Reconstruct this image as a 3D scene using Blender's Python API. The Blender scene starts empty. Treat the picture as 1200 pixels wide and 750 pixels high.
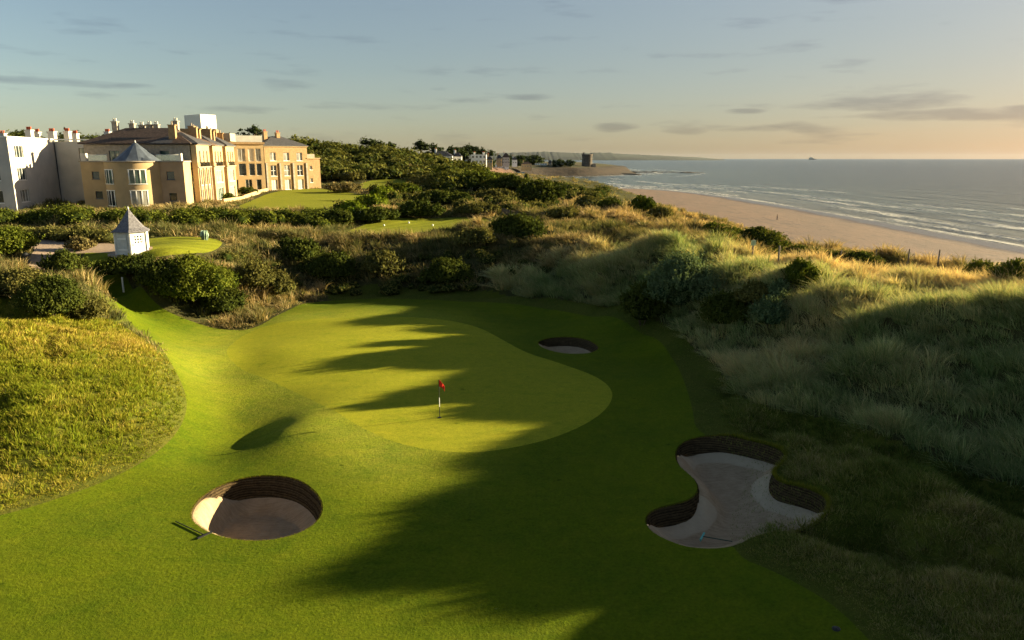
import bpy, math, random
import numpy as np
from mathutils import Vector
from mathutils.geometry import delaunay_2d_cdt
rng = np.random.default_rng(7)
random.seed(7)
C = bpy.context.scene
COL = C.collection
R = math.radians

# ------------------------------------------------------------------ camera
CAMZ, F, PITCH = 14.0, 850.0, R(12.6)
cp, sp = math.cos(PITCH), math.sin(PITCH)
cam_d = bpy.data.cameras.new('camera'); cam = bpy.data.objects.new('camera', cam_d); COL.objects.link(cam)
cam.location = (0, 0, CAMZ); cam.rotation_euler = (R(90) - PITCH, 0, 0)
cam_d.lens = 25.5; cam_d.sensor_width = 36; cam_d.clip_start = .5; cam_d.clip_end = 90000
C.camera = cam

def ray(px, py):
    u = (np.asarray(px, float) - 600) / F; v = (np.asarray(py, float) - 375) / F
    return u, cp - v * sp, -sp - v * cp
def wp(px, py, z):
    dx, dy, dz = ray(px, py); t = (z - CAMZ) / dz
    return dx * t, dy * t
def proj(x, y, z):
    r = z - CAMZ; fw = y * cp - r * sp; dn = -y * sp - r * cp
    fw = np.where(np.abs(fw) < 1e-3, 1e-3, fw)
    return 600 + F * x / fw, 375 + F * dn / fw, fw
def at(px, py, y):
    """world point on the sight line of a pixel at ground depth y"""
    dx, dy, dz = ray(px, py); t = y / dy
    return float(dx * t), float(y), float(CAMZ + dz * t)

# ------------------------------------------------------------------ noise
def _h(i, j, s):
    n = (i.astype(np.int64) * 374761393 + j.astype(np.int64) * 668265263 + s * 1274126177) & 0x7fffffff
    n = ((n ^ (n >> 13)) * 1274126177) & 0x7fffffff
    return ((n ^ (n >> 16)) & 0xffff) / 65535.0
def noise(x, y, s=0):
    xi = np.floor(x); yi = np.floor(y); fx = x - xi; fy = y - yi
    fx = fx * fx * (3 - 2 * fx); fy = fy * fy * (3 - 2 * fy)
    a = _h(xi, yi, s); b = _h(xi + 1, yi, s); c = _h(xi, yi + 1, s); d = _h(xi + 1, yi + 1, s)
    return (a + (b - a) * fx) * (1 - fy) + (c + (d - c) * fx) * fy
def fbm(x, y, s=0, o=3):
    t = 0; a = .5; k = 0
    for i in range(o):
        t = t + a * noise(x, y, s + i); k += a; x = x * 2.03 + 11.3; y = y * 2.03 + 5.7; a *= .5
    return t / k
def sst(a, b, x):
    t = np.clip((x - a) / (b - a), 0, 1); return t * t * (3 - 2 * t)

# ------------------------------------------------------------------ polygons
def chaikin(P, n=2, closed=True):
    P = np.asarray(P, float)
    for _ in range(n):
        Q = np.roll(P, -1, 0) if closed else P[1:]
        A = P if closed else P[:-1]
        S = np.empty((len(A) * 2, 2)); S[0::2] = .75 * A + .25 * Q; S[1::2] = .25 * A + .75 * Q
        P = S if closed else np.vstack([P[:1], S, P[-1:]])
    return P
def polydist(P, x, y, closed=True):
    """distance, index and parameter of the nearest segment"""
    A = P if closed else P[:-1]; B = np.roll(P, -1, 0) if closed else P[1:]
    best = np.full(x.shape, 1e18); nx = np.zeros_like(x); ny = np.zeros_like(x)
    for (ax, ay), (bx, by) in zip(A, B):
        dx, dy = bx - ax, by - ay; L = dx * dx + dy * dy + 1e-12
        t = np.clip(((x - ax) * dx + (y - ay) * dy) / L, 0, 1)
        qx = ax + t * dx; qy = ay + t * dy; d = (x - qx) ** 2 + (y - qy) ** 2
        m = d < best; best = np.where(m, d, best); nx = np.where(m, qx, nx); ny = np.where(m, qy, ny)
    return np.sqrt(best), nx, ny
def inside(P, x, y):
    A = P; B = np.roll(P, -1, 0); c = np.zeros(x.shape, bool)
    for (ax, ay), (bx, by) in zip(A, B):
        if ay == by: continue
        m = ((ay > y) != (by > y)) & (x < (bx - ax) * (y - ay) / (by - ay) + ax)
        c ^= m
    return c
def sdf(P, x, y, pad=6.0, need=False):
    """signed distance (negative inside), only exact near the polygon"""
    out = np.full(x.shape, 99.0); qx = np.zeros_like(x); qy = np.zeros_like(x)
    m = (x > P[:, 0].min() - pad) & (x < P[:, 0].max() + pad) & (y > P[:, 1].min() - pad) & (y < P[:, 1].max() + pad)
    if m.any():
        d, a, b = polydist(P, x[m], y[m]); s = np.where(inside(P, x[m], y[m]), -1, 1)
        out[m] = d * s; qx[m] = a; qy[m] = b
    return (out, qx, qy) if need else out

# ------------------------------------------------------------------ shoreline
SEA = -6.0
shore_px = [(1200,290),(1150,282),(1100,273),(1050,264),(1000,254.5),(950,246),(900,238),(850,230),(800,224),(750,221),(700,220),(660,217),(635,212.5),(618,209.5),(630,207.6),(650,206.8),(700,206.4),(732,204.6),(750,202.8),(735,201.4),(715,199),(700,196.5),(660,195.5)]
SH = [wp(a, b, SEA) for a, b in shore_px]
SH = np.array([(118, -300), (118, 60)] + [(float(a), float(b)) for a, b in SH] + [(-200, 2300), (-700, 2800), (-900, 6000)])
SHP = chaikin(SH, 2, False)
LAND = np.vstack([SHP, [(-9000, 6000), (-9000, -300)]])
def shore(x, y):
    """positive inland"""
    d, _, _ = polydist(SHP, x, y, False)
    return np.where(inside(LAND, x, y), d, -d)

# ------------------------------------------------------------------ terrain control points (pixel, pixel, height)
CPX = [
 (-150,750,.1),(0,750,0),(200,750,0),(400,750,0),(600,750,0),(800,750,.1),(1000,750,.4),(1200,750,1.0),
 (0,660,.2),(300,680,0),(600,680,0),(800,680,.1),(150,620,.1),(500,600,-.05),(650,600,.1),(700,560,.1),(620,540,.1),(450,540,.1),(380,540,.15),
 (360,490,.26),(326,505,.12),(298,490,-.36),(288,470,-.26),(308,512,-.36),(262,485,-.36),(250,512,-.36),(236,540,-.3),(200,555,.0),(338,530,.1),(305,445,.10),(390,600,.05),(210,600,.0),
 (450,450,.3),(600,460,.25),(700,460,.3),(500,390,.4),(320,410,.35),(400,500,.25),(550,510,.15),(330,372,.25),(390,372,.34),
 (760,440,.3),(780,500,.25),(330,356,.33),(430,356,.33),(500,357,.33),(560,360,.33),(680,380,.25),(740,400,.35),(240,410,.3),(240,440,.1),
 (300,356,.4),(345,347,.4),(400,341,.3),(480,343,.3),(560,348,.35),(640,357,.45),(700,368,.6),(760,388,.7),(805,408,.8),(835,440,.8),(865,480,.8),
 # left mound
 (215,455,.6),(205,500,.4),(130,545,.4),(40,580,.5),(-60,610,.6),(150,460,1.9),(80,480,2.0),(0,500,2.0),(-100,500,2.2),(100,400,3.3),(0,372,4.4),(60,378,4.1),(160,412,2.3),(-120,360,5.0),
 # track up to the hut and its banks
 (200,400,.6),(165,365,1.5),(150,345,2.3),(130,318,3.9),(118,303,4.9),(60,345,4.6),(90,325,4.9),(30,325,5.2),(0,330,5.2),(-80,320,5.4),
 (210,372,.9),(230,350,1.8),(170,335,3.3),(190,318,4.3),(270,350,1.4),(280,322,3.0),(160,305,4.9),(230,300,5.0),
 (100,296,5.2),(40,300,5.3),(155,290,5.3),(230,283,5.4),(60,285,5.5),(0,290,5.6),(0,262,5.8),(120,262,5.8),(260,262,5.8),
 # ridge behind the green
 (240,296,5.0),(300,286,4.4),(380,284,4.25),(450,284,4.2),(520,283,4.3),(575,280,4.9),(620,271,5.3),(660,271,5.2),(700,277,5.0),
 (330,319,2.2),(400,316,2.0),(480,316,2.0),(560,316,2.2),(620,318,2.5),(680,322,2.7),
 (400,272,4.55),(490,270,4.6),(575,265,4.8),(490,260,4.75),(410,263,4.75),(560,258,4.9),
 (750,300,4.9),(790,305,5.0),(830,322,4.7),(760,345,2.8),(830,370,2.8),(870,352,4.1),(905,352,4.4),(960,353,4.7),(1040,358,5.2),(1120,355,5.7),(1200,354,6.0),
 (880,400,2.3),(950,420,2.7),(1000,480,1.9),(1100,520,1.9),(1200,560,1.9),(1000,420,3.3),(1100,450,3.2),(1200,460,3.7),(1200,400,5.3),(1080,400,4.4),
 (900,500,1.0),(950,540,.8),(1000,600,.8),(1000,660,.6),(1100,600,1.3),(1200,650,1.3),(850,660,.2),(740,600,.1),(900,650,.4),
 # seaward dunes
 (870,296,3.6),(950,322,2.8),(800,270,5.0),(760,248,5.6),(820,270,3.5),(1010,334,3.0),(1100,342,3.2),(1200,344,3.4),
 (700,238,5.2),(740,264,5.0),(660,232,5.6),(640,250,5.6),(690,254,5.0),
]
CW = [ # world points
 (33,34,6.2),(34,26,6.1),(34,16,5.9),(34,0,5.8),(26,22,3.6),(26,8,3.4),(20,12,1.2),(14,5,.3),(45,40,4),(48,20,5),(60,30,2),(60,60,1),(62,90,-2),(66,0,0),
 (75,30,-3),(75,60,-3.5),(66,120,-3.8),(64,160,-3.8),(64,220,-3.6),(48,75,2.5),(46,100,.8),(42,130,1.0),(44,160,.5),(44,200,0),(48,250,-2),(52,110,-2.5),(52,150,-2.8),
 (0,0,0),(-20,0,0),(-35,15,2.5),(-45,30,3.5),(-60,20,4),(-60,45,5.2),(-80,60,6),(-60,70,5.8),(-90,100,6),(-120,140,6.5),(0,-20,0),(34,-20,6),
 (-70,118,6.0),(-55,118,6),(-40,118,6),(-60,150,6),(-45,150,6),(-45,180,6),(-70,200,6.5),(-25,185,6),(-30,125,5.9),(-20,110,5.7),
 (-38,200,6.6),(-20,150,5.5),(0,150,5.2),(10,170,5.2),(0,120,5.5),(15,130,5.2),(25,150,4.3),(25,110,5),(15,105,5.4),(30,200,3.0),(10,210,5.0),(-10,210,6.5),
 (-30,240,8),(-70,260,10),(-50,300,12),(-10,260,8),(20,260,3),(0,310,8),(-120,300,12),(-200,200,9),(-200,320,14),(45,300,-2),(-200,60,7),(-150,0,5),(20,340,2),
]
pts = []
for a, b, z in CPX:
    x, y = wp(a, b, z); pts.append((float(x), float(y), z))
pts += CW
pts = np.array(pts)
SC = 30.0
def _k(d2): return .5 * d2 * np.log(d2 + 1e-9)
_P = pts[:, :2] / SC
_d2 = ((_P[:, None] - _P[None]) ** 2).sum(-1)
_n = len(_P); _A = np.zeros((_n + 3, _n + 3)); _A[:_n, :_n] = _k(_d2) + np.eye(_n) * 2e-4
_A[:_n, _n] = 1; _A[:_n, _n+1:] = _P; _A[_n, :_n] = 1; _A[_n+1:, :_n] = _P.T
_w = np.linalg.solve(_A, np.r_[pts[:, 2], 0, 0, 0])
def tps(x, y):
    sh = x.shape; x = x.ravel() / SC; y = y.ravel() / SC; out = np.empty(x.size)
    for i in range(0, x.size, 20000):
        xs, ys = x[i:i+20000], y[i:i+20000]
        d2 = (xs[:, None] - _P[None, :, 0]) ** 2 + (ys[:, None] - _P[None, :, 1]) ** 2
        out[i:i+20000] = _k(d2) @ _w[:_n] + _w[_n] + _w[_n+1] * xs + _w[_n+2] * ys
    return out.reshape(sh)
def far_land(x, y, d):
    h = 2.5 + 12 * sst(60, 320, d) * sst(900, 300, y) + 3 * fbm(x / 60, y / 60, 9)
    h = np.where(y > 560, h + (1.5 + 3.5 * sst(5, 55, d) + 2 * fbm(x / 30, y / 30, 5) - h) * sst(560, 700, y) * sst(-260, -60, x), h)
    return h
def base_z(x, y):
    x = np.asarray(x, float); y = np.asarray(y, float)
    d = shore(x, y)
    near = tps(np.clip(x, -220, 90), np.clip(y, -30, 345))
    far = far_land(x, y, d)
    w = sst(260, 350, np.hypot(x * .8, y))
    land = near * (1 - w) + far * w
    beach = SEA + .034 * np.clip(d, -400, 75) + .05 * (fbm(x / 3, y / 9, 3) - .5) * sst(0, 15, d)
    bw = np.interp(y, [0, 300, 400, 560, 640, 740, 800], [56, 56, 88, 75, 42, 16, 3])
    return beach + (land - beach) * sst(bw, bw + 14, d)

def ground_hit(px, py, zf=base_z):
    """first meeting of a sight line with the ground"""
    dx, dy, dz = ray(px, py); t = np.geomspace(14, 1800, 1600)
    h = zf(dx * t, dy * t) - (CAMZ + dz * t)
    i = np.argmax(h > 0)
    if h[i] <= 0: i = len(t) - 1
    a = t[max(i-1, 0)]; b = t[i]
    f = 0 if i == 0 else (-h[i-1]) / (h[i] - h[i-1] + 1e-9)
    t = a + (b - a) * f
    return float(dx * t), float(dy * t)
def gp_toe(lst):     # the back edge lies at the level foot of the dunes
    return np.array([wp(a, b, .4) if (290 < a < 780 and b < 410) else ground_hit(a, b) for a, b in lst], float)
def gp(lst): return np.array([ground_hit(a, b) for a, b in lst])

# ------------------------------------------------------------------ zones of the course
green_px = [(262,412),(278,396),(305,383),(345,375),(430,371),(520,374),(562,383),(588,398),(618,414),(655,425),(695,439),(717,455),(718,470),(700,490),(655,512),(600,526),(540,532),(470,522),(420,500),(385,478),(350,460),(310,444),(275,428)]
fair_px = [(105,309),(118,330),(132,352),(150,375),(185,402),(203,430),(216,455),(220,478),(213,500),(195,522),(160,547),(110,570),(50,590),(0,604),(-120,630),(-300,690),(-500,900),(0,1300),(700,1500),(1500,1300),(1150,900),(1030,762),(985,715),(950,692),(905,668),(862,652),(850,610),(880,560),(850,520),(815,505),(812,480),(803,450),(790,420),(774,404),(745,389),(700,372),(640,359),(560,352),(480,347),(400,345),(362,350),(335,362),(300,380),(262,386),(235,380),(212,372),(190,362),(165,340),(146,320),(134,306),(120,300)]
lawn_px = [(104,309),(95,300),(110,292),(140,283),(215,277),(262,281),(258,291),(235,299),(190,303),(160,304),(134,306),(120,306)]
gravel_px = [(30,306),(45,292),(20,284),(-60,280),(-60,268),(60,279),(130,285),(175,288),(182,294),(160,297),(125,296),(95,296),(70,300),(62,318),(40,318)]
tee_px = [(398,272),(430,262),(480,259),(560,257),(578,261),(560,266),(500,273),(440,275)]
bunk_px = {
 'left': [(221,607),(225,593),(238,579),(262,566),(290,558),(320,556),(348,560),(368,572),(379,588),(378,603),(366,617),(345,627),(320,633),(290,634),(262,630),(238,621)],
 'right': [(755,612),(757,603),(768,595),(790,590),(808,585),(818,575),(815,562),(803,552),(793,543),(790,530),(797,519),(815,512),(840,509),(870,509),(897,513),(918,521),(923,530),(912,543),(905,552),(914,562),(938,567),(962,573),(974,584),(970,596),(955,605),(925,612),(905,618),(885,628),(868,637),(850,642),(825,643),(800,640),(775,630),(762,622)],
 'small': [(628,401),(640,396),(660,394),(684,396),(700,403),(703,409),(692,414),(668,415),(648,412),(634,407)],
}
GREEN = chaikin(gp(green_px), 3); FAIR = chaikin(gp_toe(fair_px), 2); LAWN = chaikin(gp(lawn_px), 2); TEE = chaikin([wp(a, b, 4.68) for a, b in tee_px], 2)
GRAVEL = chaikin(gp(gravel_px), 2)
BUNK = {k: chaikin(gp(v), 2) for k, v in bunk_px.items()}
HLAWN = chaikin(gp([(268,246),(300,233),(315,226),(345,221),(385,221),(410,226),(452,233),(425,244),(380,247),(330,247)]), 2)
FARGREEN = chaikin(gp([(418,216),(440,210),(480,209),(484,213),(455,219),(425,222)]), 1)
MOWN = [FAIR, LAWN, TEE, HLAWN, FARGREEN, GRAVEL]
def rough_d(x, y):
    d = np.full(np.shape(x), 99.0)
    for P in MOWN: d = np.minimum(d, sdf(P, x, y))
    return d
# the crest of the right hand dune: its height follows from how far its evening shadow reaches over the fairway
SUN_EL, SUN_AZ = R(12.8), math.atan2(.943, .332)
sax, say = math.sin(SUN_AZ), math.cos(SUN_AZ)
edge_px = [(640,378),(600,389),(378,413),(555,416),(437,427),(520,432),(455,438),(560,446),(425,471),(545,477),(488,489),(578,506),(496,547),(519,561),(445,600),(470,606),(407,632),(426,668),(560,676),(480,703),(510,722),(470,736),(520,752),(440,800),(500,850),(420,900)]
def _ca(x, y): return x * say - y * sax, x * sax + y * say         # across / along the sun's direction
_e = np.array([wp(a, b, .2) for a, b in edge_px]); _ec, _ea = _ca(_e[:, 0], _e[:, 1]); _o = np.argsort(_ec); _ec, _ea = _ec[_o], _ea[_o]
_cs = np.linspace(_ec[0], _ec[-1], 260); _sm = np.interp(_cs, _ec, _ea)
SIL = [(560,262),(640,262),(700,272),(760,288),(830,304),(880,322),(930,334),(1000,334),(1060,340),(1120,334),(1200,336),(1300,334),(1500,334),(3000,334)]
_al = np.empty_like(_cs)
for _i, (_c, _a0) in enumerate(zip(_cs, _sm)):       # where the grazing ray passes through the dune's skyline
    _a = _a0 + np.linspace(8, 60, 400); _x = _c * say + _a * sax; _y = -_c * sax + _a * say; _px, _py, _f = proj(_x, _y, .2 + (_a - _a0) * math.tan(SUN_EL))
    _ok = (_py < np.interp(_px, *zip(*SIL))) & (_f > 3); _al[_i] = _a[np.argmax(_ok)] if _ok.any() else _a[-1]
_need = .2 + (_al - _sm) * math.tan(SUN_EL) - .95
_als = np.convolve(np.pad(_al, 20, 'edge'), np.ones(41) / 41, 'valid'); _need = _need + (_als - _al) * math.tan(SUN_EL); _al = _als
_cx = _cs * say + _al * sax; _cy = -_cs * sax + _al * say
_delta = np.clip(_need - base_z(_cx, _cy), -1.8, 2.2)
def seaward(x, y): c, a = _ca(x, y); return a - np.interp(c, _cs, _al)
def crest_fix(x, y):
    c, a = _ca(x, y); al = np.interp(c, _cs, _al); d = np.interp(c, _cs, _delta, left=0, right=_delta[-1]); dd_ = a - al
    return d * np.exp(-(dd_ / np.where(dd_ > 0, 3.2, 2.6))**2)
def ground(x, y, dm=None):
    x = np.asarray(x, float); y = np.asarray(y, float)
    z = base_z(x, y)
    if dm is None: dm = rough_d(x, y)
    near = sst(330, 200, y) * sst(60, 68, shore(x, y))
    a = sst(.3, 5, dm) * near
    dune = sst(-12, 10, x + (y - 60) * .15) * .6 + .4
    z = z + a * dune * ((1.3 * (fbm(x / 7.5, y / 8.5, 21, 2) - .5) + 1.9 * (np.abs(2 * noise(x / 3.6 + y * .1, y / 4.6, 31) - 1) - .5) + .6 * (np.abs(2 * noise(x / 1.7, y / 2.0, 37) - 1) - .5)) * (1 - .25 * np.exp(-((_ca(x, y)[1] - np.interp(_ca(x, y)[0], _cs, _al)) / 3.5)**2)))
    z = z + crest_fix(x, y)
    z = z + .05 * (fbm(x / 4, y / 4, 41, 2) - .5) * sst(200, 120, y)
    return z
def gz(x, y): return float(ground(np.array([float(x)]), np.array([float(y)]))[0])
def hit(px, py): return ground_hit(px, py, ground)
mound_px = [(-400,500),(-400,330),(0,345),(60,362),(130,376),(165,398),(200,425),(217,455),(219,480),(211,502),(193,523),(160,547),(110,570),(50,590),(0,604),(-120,630),(-400,700)]
low_px = [(845,440),(870,470),(905,480),(960,488),(1010,500),(1080,530),(1140,555),(1210,575),(1700,640),(1700,1200),(1150,1200),(1040,775),(985,715),(950,692),(905,668),(850,648),(900,615),(970,605),(975,570),(920,560),(922,520),(850,500)]
# ------------------------------------------------------------------ mesh and material helpers
def link(o): COL.objects.link(o); return o
def tag(o, label=None, cat=None, group=None, kind=None):
    if label: o['label'] = label
    if cat: o['category'] = cat
    if group: o['group'] = group
    if kind: o['kind'] = kind
    return o
def npmesh(name, V, F, mat, parent=None, cols=None, attrs=None, smooth=False, mats=None, fmat=None):
    """V (n,3), F (m,k) uniform faces"""
    me = bpy.data.meshes.new(name); V = np.asarray(V, np.float32); F = np.asarray(F, np.int32)
    k = F.shape[1]; me.vertices.add(len(V)); me.vertices.foreach_set('co', V.ravel())
    me.loops.add(F.size); me.loops.foreach_set('vertex_index', F.ravel())
    me.polygons.add(len(F)); me.polygons.foreach_set('loop_start', np.arange(0, F.size, k, dtype=np.int32))
    me.polygons.foreach_set('loop_total', np.full(len(F), k, np.int32))
    if smooth: me.polygons.foreach_set('use_smooth', np.ones(len(F), bool))
    me.update(calc_edges=True)
    if cols is not None:
        a = me.color_attributes.new('tint', 'FLOAT_COLOR', 'POINT')
        c = np.ones((len(V), 4), np.float32); c[:, :3] = cols; a.data.foreach_set('color', c.ravel())
    for n, v in (attrs or {}).items():
        a = me.attributes.new(n, 'FLOAT', 'POINT'); a.data.foreach_set('value', np.asarray(v, np.float32))
    for m in ([mat] if mats is None else mats): me.materials.append(m)
    o = bpy.data.objects.new(name, me); link(o)
    if parent is not None: o.parent = parent
    return o
def empty(name, loc, label=None, cat=None, group=None):
    o = bpy.data.objects.new(name, None); link(o); o.location = loc; o.empty_display_size = .5
    return tag(o, label, cat, group)
def root_of(o):
    while o.parent: o = o.parent
    return o

class MB:
    """collects world-space shapes; build() links them as one mesh, local to the thing's base"""
    def __init__(s): s.v = []; s.f = []; s.sm = []
    def add(s, vs, fs, smooth=False):
        n = len(s.v); s.v += [tuple(float(c) for c in p) for p in vs]
        for f in fs: s.f.append([n + i for i in f]); s.sm.append(smooth)
    def box(s, c, size, rz=0, rx=0, taper=1.0):
        a, b, h = size[0] / 2, size[1] / 2, size[2] / 2; co, si = math.cos(rz), math.sin(rz); cx, sx = math.cos(rx), math.sin(rx)
        vs = []
        for z, k in ((-h, 1), (h, taper)):
            for x, y in ((-a, -b), (a, -b), (a, b), (-a, b)):
                x1, y1, z1 = x * k, y * k, z; y2 = y1 * cx - z1 * sx; z2 = y1 * sx + z1 * cx
                vs.append((c[0] + x1 * co - y2 * si, c[1] + x1 * si + y2 * co, c[2] + z2))
        s.add(vs, [(0,3,2,1),(4,5,6,7),(0,1,5,4),(1,2,6,5),(2,3,7,6),(3,0,4,7)]); return s
    def tube(s, P, r, n=8, cap=True):
        P = [Vector(p) for p in P]; rs = r if isinstance(r, (list, tuple)) else [r] * len(P); vs = []; fs = []
        for i, p in enumerate(P):
            d = (P[min(i+1, len(P)-1)] - P[max(i-1, 0)]).normalized()
            a = d.cross(Vector((0, 0, 1)));
            if a.length < 1e-3: a = Vector((1, 0, 0))
            a.normalize(); b = d.cross(a)
            for k in range(n):
                t = 2 * math.pi * k / n; vs.append(p + a * math.cos(t) * rs[i] + b * math.sin(t) * rs[i])
        for i in range(len(P) - 1):
            for k in range(n): fs.append((i*n+k, i*n+(k+1) % n, (i+1)*n+(k+1) % n, (i+1)*n+k))
        if cap: fs.append(tuple(range(n))[::-1]); fs.append(tuple((len(P)-1)*n+k for k in range(n)))
        s.add(vs, fs, True); return s
    def lathe(s, c, prof, n=16, a0=0, a1=2*math.pi, smooth=True):
        full = abs(a1 - a0 - 2*math.pi) < 1e-6; m = n if full else n + 1; vs = []; fs = []
        for r, z in prof:
            for k in range(m):
                t = a0 + (a1 - a0) * k / n; vs.append((c[0] + r*math.cos(t), c[1] + r*math.sin(t), c[2] + z))
        for i in range(len(prof) - 1):
            for k in range(n):
                k2 = (k + 1) % m; fs.append((i*m+k, i*m+k2, (i+1)*m+k2, (i+1)*m+k))
        s.add(vs, fs, smooth); return s
    def prism(s, poly, z0, z1, bottom=False):
        n = len(poly); s.add([(p[0], p[1], z0) for p in poly] + [(p[0], p[1], z1) for p in poly],
              [(i, (i+1) % n, n+(i+1) % n, n+i) for i in range(n)] + [tuple(range(n, 2*n))] + ([tuple(range(n))[::-1]] if bottom else [])); return s
    def build(s, name, mat, parent=None, base=None):
        o0 = root_of(parent).location if parent is not None else Vector(base or (0, 0, 0))
        me = bpy.data.meshes.new(name); me.from_pydata([(x - o0[0], y - o0[1], z - o0[2]) for x, y, z in s.v], [], s.f)
        me.polygons.foreach_set('use_smooth', s.sm); me.update(); me.materials.append(mat)
        o = bpy.data.objects.new(name, me); link(o)
        if parent is not None: o.parent = parent
        else: o.location = o0
        return o

class NT:
    def __init__(s, name):
        s.m = bpy.data.materials.new(name); s.m.use_nodes = True; s.t = s.m.node_tree; s.t.nodes.clear()
        s.out = s.t.nodes.new('ShaderNodeOutputMaterial')
    def n(s, typ, **kw):
        x = s.t.nodes.new('ShaderNode' + typ)
        for k, v in kw.items():
            if k.startswith('i_'):
                key = k[2:]; key = int(key) if key.isdigit() else key.replace('_', ' '); x.inputs[key].default_value = v
            else: setattr(x, k, v)
        return x
    def l(s, a, b): s.t.links.new(a, b)
    def pos(s): return s.n('NewGeometry').outputs['Position']
    def noise(s, scale, detail=3, rough=.55, vec=None, stretch=None):
        x = s.n('TexNoise'); x.inputs['Scale'].default_value = scale; x.inputs['Detail'].default_value = detail; x.inputs['Roughness'].default_value = rough
        v = vec or s.pos()
        if stretch:
            mp = s.n('Mapping'); mp.inputs['Scale'].default_value = stretch; s.l(v, mp.inputs['Vector']); v = mp.outputs[0]
        s.l(v, x.inputs['Vector']); return x.outputs['Fac']
    def ramp(s, fac, stops):
        r = s.n('ValToRGB'); e = r.color_ramp.elements
        while len(e) < len(stops): e.new(.5)
        for i, (p, c) in enumerate(stops): e[i].position = p; e[i].color = (*c, 1) if len(c) == 3 else c
        s.l(fac, r.inputs[0]); return r.outputs[0]
    def mix(s, fac, a, b, mode='MIX'):
        x = s.n('MixRGB', blend_type=mode)
        for i, v in ((0, fac), (1, a), (2, b)):
            if hasattr(v, 'is_linked'): s.l(v, x.inputs[i])
            elif i == 0: x.inputs[0].default_value = v
            else: x.inputs[i].default_value = (*v, 1)
        return x.outputs[0]
    def math(s, op, a, b=0.0, clamp=False):
        x = s.n('Math', operation=op, use_clamp=clamp)
        for i, v in enumerate((a, b)):
            if hasattr(v, 'is_linked'): s.l(v, x.inputs[i])
            else: x.inputs[i].default_value = v
        return x.outputs[0]
    def bump(s, h, strength=.5, dist=.1, prev=None):
        b = s.n('Bump'); b.inputs['Strength'].default_value = strength; b.inputs['Distance'].default_value = dist
        s.l(h, b.inputs['Height'])
        if prev: s.l(prev, b.inputs['Normal'])
        return b.outputs[0]
    def bsdf(s, col, rough=.9, spec=.2, normal=None, metallic=0, **kw):
        b = s.n('BsdfPrincipled')
        if hasattr(col, 'is_linked'): s.l(col, b.inputs['Base Color'])
        else: b.inputs['Base Color'].default_value = (*col, 1)
        if hasattr(rough, 'is_linked'): s.l(rough, b.inputs['Roughness'])
        else: b.inputs['Roughness'].default_value = rough
        b.inputs['Specular IOR Level'].default_value = spec; b.inputs['Metallic'].default_value = metallic
        if normal: s.l(normal, b.inputs['Normal'])
        s.l(b.outputs[0], s.out.inputs[0]); return b
    def attr(s, name, typ='GEOMETRY'):
        return s.n('Attribute', attribute_name=name)

def plain(name, col, rough=.7, var=.12, scale=3, spec=.3, bump=0, metallic=0):
    t = NT(name); n = t.noise(scale, 4)
    lo = tuple(c * (1 - var * 1.6) for c in col); hi = tuple(min(1, c * (1 + var)) for c in col)
    c = t.ramp(n, [(.3, lo), (.7, hi)])
    nm = t.bump(t.noise(scale * 8, 3), bump, .02) if bump else None
    t.bsdf(c, rough, spec, nm, metallic); return t.m
def blade_mat(name, trans=.35):
    """grass blades and leaves: colour from the per-blade tint"""
    t = NT(name); a = t.attr('tint').outputs['Color']
    d = t.n('BsdfDiffuse'); tr = t.n('BsdfTranslucent'); t.l(a, d.inputs[0])
    tc = t.mix(.6, a, (1.0, .9, .3), 'MULTIPLY'); t.l(tc, tr.inputs[0])
    m = t.n('MixShader'); m.inputs[0].default_value = trans; t.l(d.outputs[0], m.inputs[1]); t.l(tr.outputs[0], m.inputs[2])
    t.l(m.outputs[0], t.out.inputs[0]); return t.m

def turf(name, a, b, c, fine=9, nb=.35, stripes=None, patch=.25):
    t = NT(name)
    big = t.noise(patch, 3, .5); mid = t.noise(1.3, 4, .6); fin = t.noise(fine, 4, .75)
    fin2 = t.noise(3.2, 5, .8)
    col = t.mix(t.ramp(big, [(.35, (0,0,0)), (.65, (1,1,1))]), a, b)
    col = t.mix(t.math('MULTIPLY', t.ramp(mid, [(.4, (0,0,0)), (.75, (1,1,1))]), .55), col, c)
    col = t.mix(.75, col, t.ramp(fin, [(.28, (.55,.58,.5)), (.5, (.95,.95,.95)), (.72, (1.4,1.34,1.1))]), 'MULTIPLY')
    col = t.mix(.5, col, t.ramp(fin2, [(.3, (.68,.72,.65)), (.7, (1.28,1.24,1.1))]), 'MULTIPLY')
    wear = t.noise(.55, 5, .75, stretch=(1, 2.2, 1)); col = t.mix(.95, col, t.ramp(wear, [(.30, (.74,.84,.72)), (.48, (1,1,1)), (.60, (1.0,1.0,1.0)), (.74, (1.30,1.17,1.05))]), 'MULTIPLY')
    pit = t.noise(2.1, 2, .5); col = t.mix(1, col, t.ramp(pit, [(.20, (.55,.60,.5)), (.30, (1,1,1))]), 'MULTIPLY')
    if stripes:
        w = t.n('TexWave', wave_type='BANDS'); w.inputs['Scale'].default_value = stripes[0]; w.inputs['Distortion'].default_value = .6
        mp = t.n('Mapping'); mp.inputs['Rotation'].default_value = (0, 0, stripes[1]); t.l(t.pos(), mp.inputs['Vector']); t.l(mp.outputs[0], w.inputs['Vector'])
        col = t.mix(stripes[2], col, t.ramp(w.outputs['Fac'], [(.35, (.85,.86,.84)), (.65, (1.12,1.12,1.1))]), 'MULTIPLY')
    nm = t.bump(fin, nb, .05); nm = t.bump(fin2, nb * .7, .12, nm)
    t.bsdf(col, 1, .05, nm); return t.m
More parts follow.
